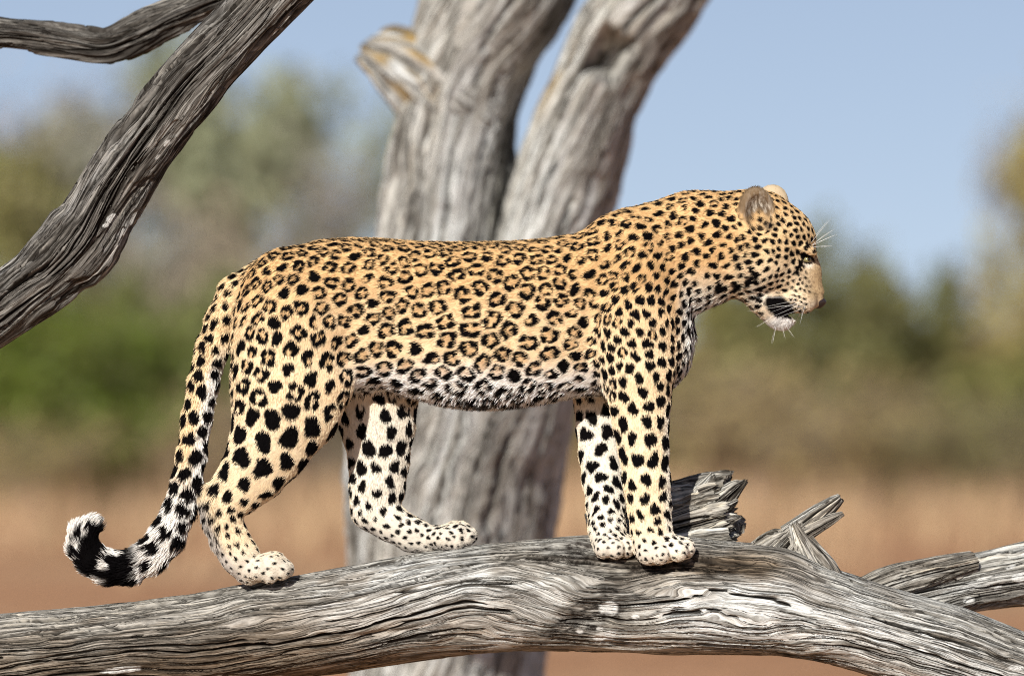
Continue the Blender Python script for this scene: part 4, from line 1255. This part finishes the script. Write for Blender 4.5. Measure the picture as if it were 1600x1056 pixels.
M_IRIS = plain_mat('amber_green_iris', (0.24, 0.21, 0.09), 0.06, 0.6, 0.3, 300)
M_PUPIL = plain_mat('black_pupil', (0.006, 0.006, 0.006), 0.06, 0.6)
M_NOSE = plain_mat('dark_nose_leather', (0.032, 0.021, 0.019), 0.45, 0.4, 0.3, 250)
for side in (-1, 1):
    ey = surf_y(1259, 406, side)
    c = np.array([1259.5, ey - side * 2.2, -406.0])
    V, F = uv_sphere(c, (7.2, 7.5, 4.8))
    eye = mesh_obj('eye', to_world(V), F, M_IRIS, leo)
    V, F = uv_sphere(c + np.array([2.6, side * 5.2, 0.4]), (2.9, 3.0, 2.9), 16, 10)
    pu = mesh_obj('pupil', to_world(V), F, M_PUPIL, leo)
    pu.parent = eye
V, F = uv_sphere(np.array([1276.8, HY, -471.5]), (12.5, 14.0, 10.8), 32, 20)
# nose pad: flat above, notched below, pinched sides
d = V - np.array([1276.8, HY, -471.5])
d[:, 2] = np.where(d[:, 2] > 0, d[:, 2] * 0.75, d[:, 2] * (1.0 - 0.25 * np.abs(d[:, 1]) / 15))
d[:, 0] += 1.5 * np.cos(d[:, 1] / 15 * 3.14) - 1.5 * sstep(0, -8, d[:, 2])
V = d + np.array([1276.8, HY, -471.5])
nose = mesh_obj('nose', to_world(V), F, M_NOSE, leo)
for side in (-1, 1):
    V, F = uv_sphere(np.array([1273.5, HY + side * 11.5, -472.5]), (5.0, 4.0, 3.0), 14, 10)
    ns = mesh_obj('nostril', to_world(V), F, M_PUPIL, leo); ns.parent = nose


def whiskers():
    r = np.random.default_rng(5)
    st, n = [], 0
    def add(a, b, sag):
        a = np.array(a, float); b = np.array(b, float)
        t = np.linspace(0, 1, 6)[:, None]
        p = a + (b - a) * t
        p[:, 2] -= (sag * np.sin(t[:, 0] * 1.6))
        st.append(p)
    for side in (-1, 1):
        for (x, y, x2, y2, o) in [(1240, 464, 1182, 462, 46), (1246, 467, 1176, 470, 52), (1242, 470, 1188, 484, 48), (1250, 472, 1194, 492, 50), (1246, 477, 1200, 498, 44),
                                  (1252, 480, 1206, 478, 60), (1240, 476, 1166, 486, 40), (1250, 484, 1212, 500, 40), (1256, 478, 1244, 512, 50), (1252, 487, 1250, 500, 40)]:
            sy = surf_y(x, y, side)
            add((x, sy - side * 1.0 * -1 * -1, -y), (x2 + r.normal(0, 3), sy + side * o, -y2 + r.normal(0, 2)), r.uniform(-4, 3))
        for (x, y, x2, y2) in [(1266, 380, 1296, 346), (1268, 383, 1302, 362), (1268, 384, 1306, 370), (1267, 387, 1298, 388)]:
            sy = surf_y(x, y, side)
            if abs(sy) > 90: sy = side * 22
            add((x, sy, -y), (x2, sy + side * 10, -y2), -3)
        for (x, y, x2, y2) in [(1212, 508, 1206, 536), (1222, 512, 1226, 528), (1228, 510, 1240, 526), (1204, 496, 1182, 510)]:
            sy = surf_y(x, y, side)
            if abs(sy) > 90: sy = side * 6
            add((x, sy, -y), (x2, sy + side * 8, -y2), 1)
    P = np.array(st)
    cu = bpy.data.hair_curves.new('whiskers')
    cu.add_curves([6] * len(P))
    cu.position_data.foreach_set('vector', (to_world(P.reshape(-1, 3)) - np.array(leo.location)).astype(np.float32).ravel())
    ra = cu.attributes.get('radius') or cu.attributes.new('radius', 'FLOAT', 'POINT')
    ra.data.foreach_set('value', np.tile(np.array([.00028, .00026, .00022, .00018, .00013, .00005], dtype=np.float32), len(P)))
    m = plain_mat('white_whisker', (0.85, 0.84, 0.80), 0.4, 0.4)
    cu.materials.append(m)
    o = bpy.data.objects.new('whiskers', cu); COL.objects.link(o); o.parent = leo
    o['kind'] = 'stuff'
whiskers()
print('leopard', time.time() - T0)


# ------------------------------------------------------------------ bush and trees of the far background
def limb_tube(P, r, ns=6):
    """tapered tube through points P (k,3) with radii r (k)"""
    P = np.array(P, float); k = len(P)
    T = np.gradient(P, axis=0); T /= np.linalg.norm(T, axis=1)[:, None] + 1e-9
    ref = np.array([0.3, 1.0, 0.1])
    N = np.cross(T, ref); N /= np.linalg.norm(N, axis=1)[:, None] + 1e-9
    B = np.cross(T, N)
    a = np.linspace(0, 2 * math.pi, ns, endpoint=False)
    V = P[:, None] + np.asarray(r)[:, None, None] * (np.cos(a)[None, :, None] * N[:, None] + np.sin(a)[None, :, None] * B[:, None])
    i, j = np.meshgrid(np.arange(k - 1), np.arange(ns), indexing='ij')
    A = i * ns + j; Bq = i * ns + (j + 1) % ns
    return V.reshape(-1, 3), np.stack([A, Bq, Bq + ns, A + ns], -1).reshape(-1, 4)


def join(parts):
    V, F, n = [], [], 0
    for v, f in parts:
        V.append(v); F.append(f + n); n += len(v)
    return np.concatenate(V), np.concatenate(F)


def tree_variant(seed, h=4.0, spread=1.6, low=0.15, nleaf=2600, leaf=0.11, bare=False, nl=9):
    """unit tree: trunk mesh data and crown mesh data"""
    r = np.random.default_rng(seed)
    wood, tips = [], []
    top = np.array([r.normal(0, .15), r.normal(0, .15), h * 0.75])
    tp = np.array([np.array([0, 0, -0.1]) + (top - 0) * t + np.array([math.sin(t * 5 + seed) * .06, math.cos(t * 4) * .06, 0]) * h / 4 for t in np.linspace(0, 1, 7)])
    wood.append(limb_tube(tp, np.linspace(0.045 * h / 2, 0.02, 7), 8))
    for i in range(nl):
        t = r.uniform(low, 0.95)
        k = tp[0] + (tp[-1] - tp[0]) * t
        a = 2.4 * i + r.normal(0, .4)
        ln = spread * r.uniform(.6, 1.0) * (1.15 - 0.55 * t)
        d = np.array([math.cos(a), math.sin(a), r.uniform(.25, .9)])
        pts = np.array([k + d * ln * q + np.array([0, 0, .22 * ln * q * q]) + r.normal(0, .05, 3) * q for q in np.linspace(0, 1, 6)])
        wood.append(limb_tube(pts, np.linspace(0.018 * h / 2, 0.008, 6), 5))
        for q in range(7 if not bare else 16):
            b = pts[r.integers(2, 6)]
            d2 = d * 0.5 + r.normal(0, .6, 3); d2[2] = abs(d2[2]) * 0.8 + .1
            e = b + d2 * ln * r.uniform(.25, .55)
            mid = (b + e) / 2 + r.normal(0, .05, 3)
            wood.append(limb_tube(np.array([b, mid, e]), [0.010, 0.007, 0.004], 4))
            tips += [mid, e]
            if bare:
                for _ in range(4):
                    e2 = e + r.normal(0, .28, 3) + np.array([0, 0, .15])
                    wood.append(limb_tube(np.array([mid, (mid + e2) / 2 + r.normal(0, .03, 3), e2]), [0.008, 0.006, 0.003], 3))
                    tips.append(e2)
    tips.append(tp[-1])
    V, F = join(wood)
    tips = np.array(tips)
    n = nleaf
    c = tips[r.integers(0, len(tips), n)] + r.normal(0, 0.17 * spread / 1.6, (n, 3))
    c[:, 2] = np.maximum(c[:, 2], 0.05)
    u = r.normal(0, 1, (n, 3)); u /= np.linalg.norm(u, axis=1)[:, None]
    w = np.cross(u, r.normal(0, 1, (n, 3))); w /= np.linalg.norm(w, axis=1)[:, None]
    s = leaf * r.uniform(.6, 1.3, n)[:, None]
    nrm = np.cross(u, w)
    lv = np.stack([c - u * s, c + w * s * .45 + nrm * s * .12, c + u * s, c - w * s * .45 + nrm * s * .12], 1).reshape(-1, 3)
    lf = np.arange(n * 4).reshape(-1, 4)
    return (V, F), (lv, lf)


M_LEAF = leaf_mat('bush_leaves')
M_BARK = plain_mat('grey_bush_bark', (0.20, 0.165, 0.14), 0.95, 0.1, 0.4, 8)
_variants = {}


def variant(key, **kw):
    if key not in _variants:
        (V, F), (lv, lf) = tree_variant(**kw)
        a = mesh_obj('trunk', V, F, M_BARK); b = mesh_obj('crown', lv, lf, M_LEAF, smooth=False)
        me = (a.data, b.data)
        bpy.data.objects.remove(a); bpy.data.objects.remove(b)
        _variants[key] = me
    return _variants[key]


def plant(name, key, px, d, toppx, widthpx, color, label, cat, group, rz=0.0, **kw):
    me = variant(key, **kw)
    y = d - DIST
    h = (ZC + (528 - toppx) / (DIST / S) * d)
    wd = widthpx / (DIST / S) * d
    x = (px - 800) / (DIST / S) * d
    e = empty(name, (x, y, 0)); e.rotation_euler = (0, 0, rz)
    z0 = max(v.co.z for v in list(me[1].vertices)[::7])
    x0 = max(abs(v.co.x) for v in list(me[1].vertices)[::7]) * 2 * 0.85
    e.scale = (wd / x0, wd / x0, h / z0)
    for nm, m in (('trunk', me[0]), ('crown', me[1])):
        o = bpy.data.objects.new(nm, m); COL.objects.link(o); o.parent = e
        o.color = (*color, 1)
    tag(e, label, cat, group)


V_A = dict(seed=1, h=3.0, spread=1.7, low=0.02, nleaf=5200, leaf=0.10, nl=16)
V_B = dict(seed=2, h=3.0, spread=1.6, low=0.02, nleaf=4600, leaf=0.11, nl=14)
V_C = dict(seed=3, h=4.2, spread=1.6, low=0.25, nleaf=3000, leaf=0.10, nl=12)
V_D = dict(seed=4, h=4.2, spread=1.5, low=0.15, nleaf=1300, leaf=0.09, nl=12, bare=True)
V_E = dict(seed=5, h=2.6, spread=1.6, low=0.02, nleaf=2600, leaf=0.09, nl=14, bare=True)
GREEN, OLIVE, DOLIVE, GREYG, BROWN, YEL = (0.14, 0.18, 0.025), (0.21, 0.195, 0.06), (0.155, 0.155, 0.05), (0.25, 0.26, 0.15), (0.42, 0.31, 0.17), (0.22, 0.17, 0.04)
gL, gR = 'bushes beyond the clearing on the left', 'bushes beyond the clearing on the right'
BUSHES = [
    # left
    ('green_bush', 'A', V_A, 110, 55, 400, 380, GREEN, 'bright green bush below the slanting branch at far left', 'bush', gL),
    ('green_bush', 'B', V_B, 260, 57, 400, 300, (0.17, 0.18, 0.055), 'darker green bush just left of the tail', 'bush', gL),
    ('olive_tree', 'C', V_C, 20, 60, 200, 380, (0.22, 0.20, 0.07), 'olive tree at the left edge, behind the slanting branch', 'tree', gL),
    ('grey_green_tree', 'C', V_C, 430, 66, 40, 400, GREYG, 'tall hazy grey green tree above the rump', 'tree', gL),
    ('bare_tree', 'D', V_D, 210, 68, 60, 520, (0.36, 0.34, 0.31), 'nearly leafless grey tree behind the slanting branch', 'tree', gL),
    ('bare_tree', 'D', V_D, 60, 72, 100, 460, (0.36, 0.33, 0.32), 'nearly leafless grey tree in the left corner under the crooked branch', 'tree', gL),
    ('bare_tree', 'D', V_D, 330, 74, 130, 460, (0.34, 0.33, 0.27), 'nearly leafless grey tree between slanting branch and rump', 'tree', gL),
    ('bare_tree', 'D', V_D, 530, 64, 190, 330, (0.32, 0.30, 0.24), 'nearly leafless grey tree left of the forked trunk', 'tree', gL),
    ('brown_bush', 'E', V_E, 420, 60, 310, 420, (0.35, 0.29, 0.20), 'brownish twiggy bush behind the rump', 'bush', gL),
    ('brown_bush', 'E', V_E, 270, 62, 330, 380, (0.30, 0.27, 0.19), 'greyish twiggy bush above the base of the tail', 'bush', gL),
    ('brown_bush', 'E', V_E, 560, 58, 470, 340, (0.30, 0.255, 0.165), 'brownish twiggy bush behind the lifted hind leg', 'bush', gL),
    ('brown_bush', 'E', V_E, 60, 54, 640, 300, (0.36, 0.29, 0.12), 'low dry bush left of the curled tail tip', 'bush', gL),
    ('brown_bush', 'E', V_E, 330, 55, 610, 320, BROWN, 'low dry brown bush between tail and hind leg', 'bush', gL),
    # middle
    ('brown_bush', 'E', V_E, 760, 60, 480, 420, BROWN, 'dry brown bush behind the pale trunk and belly', 'bush', gR),
    ('olive_bush', 'B', V_B, 930, 60, 470, 330, (0.27, 0.22, 0.09), 'olive bush behind the front legs', 'bush', gR),
    # right
    ('olive_bush', 'A', V_A, 1290, 60, 320, 340, (0.18, 0.175, 0.06), 'olive green bush just right of the face', 'bush', gR),
    ('olive_bush', 'B', V_B, 1130, 62, 410, 320, (0.25, 0.22, 0.08), 'olive bush under the throat', 'bush', gR),
    ('olive_bush', 'B', V_B, 1410, 61, 390, 280, DOLIVE, 'dark olive bush between face and right edge', 'bush', gR),
    ('olive_bush', 'A', V_A, 1510, 63, 470, 300, OLIVE, 'lower olive bush near the right edge', 'bush', gR),
    ('yellowing_tree', 'C', V_C, 1640, 60, 110, 300, (0.31, 0.25, 0.09), 'yellowing tree cut by the right edge', 'tree', gR),
    ('bare_tree', 'D', V_D, 1620, 66, 150, 320, (0.34, 0.31, 0.26), 'thin grey tree behind the yellowing tree', 'tree', gR),
    ('green_bush', 'A', V_A, 1610, 56, 480, 260, (0.19, 0.19, 0.05), 'green bush under the yellowing tree at the right edge', 'bush', gR),
    ('brown_bush', 'E', V_E, 1180, 56, 540, 340, (0.38, 0.29, 0.14), 'brown dry bush right of the chest', 'bush', gR),
    ('brown_bush', 'E', V_E, 1360, 55, 570, 360, (0.38, 0.29, 0.13), 'brown dry bush above the splintered stub', 'bush', gR),
    ('brown_bush', 'E', V_E, 1520, 54, 600, 340, (0.25, 0.22, 0.085), 'brown dry bush above the right end of the log', 'bush', gR),
    # behind, left
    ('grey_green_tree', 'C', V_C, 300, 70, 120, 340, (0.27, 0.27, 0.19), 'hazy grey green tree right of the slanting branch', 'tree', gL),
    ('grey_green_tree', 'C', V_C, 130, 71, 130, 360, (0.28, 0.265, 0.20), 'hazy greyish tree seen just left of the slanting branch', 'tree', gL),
]
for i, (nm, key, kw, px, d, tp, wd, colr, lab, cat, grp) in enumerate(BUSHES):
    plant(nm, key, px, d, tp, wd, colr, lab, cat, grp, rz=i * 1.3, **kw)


def dry_grass(n=16000):
    r = np.random.default_rng(12)
    d = r.uniform(42, 64, n) - r.exponential(5.0, n)
    x = r.uniform(-7.5, 7.5, n)
    tuft = fbm(x * 0.8, d * 0.8, seed=9)
    keep = (tuft + 0.03 * (d - 53) > 0.02)
    d, x = d[keep], x[keep]; n = len(d)
    h = r.uniform(.25, .7, n)
    b = np.stack([x, d - DIST, np.zeros(n) - 0.03], 1)
    a = r.uniform(0, 6.28, n)
    s = np.stack([np.cos(a), np.sin(a), np.zeros(n)], 1) * 0.012
    lean = np.stack([r.normal(0, .14, n), r.normal(0, .14, n), h], 1)
    V = np.stack([b - s, b + s, b + lean * .55 + s * .8, b + lean], 1).reshape(-1, 3)
    F = np.arange(n * 4).reshape(-1, 4)[:, [0, 1, 2, 3]]
    m, nt, N, L, bs = new_mat('dry_straw')
    ge = N.new('ShaderNodeNewGeometry')
    rp = ramp(N, [(0.0, (0.36, 0.225, 0.13)), (0.5, (0.45, 0.30, 0.17)), (1.0, (0.40, 0.29, 0.16))])
    L.new(ge.outputs['Random Per Island'], rp.inputs[0]); L.new(rp.outputs[0], bs.inputs['Base Color'])
    bs.inputs['Roughness'].default_value = 0.9
    o = mesh_obj('dry_grass', V, F, m, smooth=False)
    tag(o, 'dry straw coloured grass in front of the bushes', 'grass', None, 'stuff')
dry_grass()


def distant_scrub(n_clump=150):
    r = np.random.default_rng(31)
    parts, cs = [], []
    for k in range(n_clump):
        x, d = r.uniform(-34, 34), r.uniform(66, 86)
        h = r.uniform(1.2, 2.3) + (1.6 * r.random() if abs(x) > 9 else 0)
        for s_ in range(4):
            a = r.uniform(0, 6.28)
            tip = np.array([x + math.cos(a) * h * .5, d - DIST + math.sin(a) * h * .5, h * r.uniform(.6, .95)])
            base_ = np.array([x, d - DIST, -0.05])
            parts.append(limb_tube(np.array([base_, (base_ + tip) / 2 + r.normal(0, .08, 3), tip]), [.04, .025, .008], 4))
        m = 110
        c = np.array([x, d - DIST, h * .55]) + r.normal(0, 1, (m, 3)) * np.array([h * .42, h * .42, h * .26])
        cs.append(c)
    c = np.concatenate(cs); c[:, 2] = np.maximum(c[:, 2], 0.08); n = len(c)
    u = r.normal(0, 1, (n, 3)); u /= np.linalg.norm(u, axis=1)[:, None]
    w = np.cross(u, r.normal(0, 1, (n, 3))); w /= np.linalg.norm(w, axis=1)[:, None]
    s = r.uniform(.08, .17, n)[:, None]
    parts.append((np.stack([c - u * s, c + w * s * .5, c + u * s, c - w * s * .5], 1).reshape(-1, 3), np.arange(n * 4).reshape(-1, 4)))
    V, F = join(parts)
    o = mesh_obj('distant_scrub', V, F, M_LEAF, smooth=False)
    o.color = (0.25, 0.22, 0.10, 1)
    tag(o, 'low olive brown scrub far behind the bushes', 'scrub', None, 'stuff')
distant_scrub()
print('all', time.time() - T0)
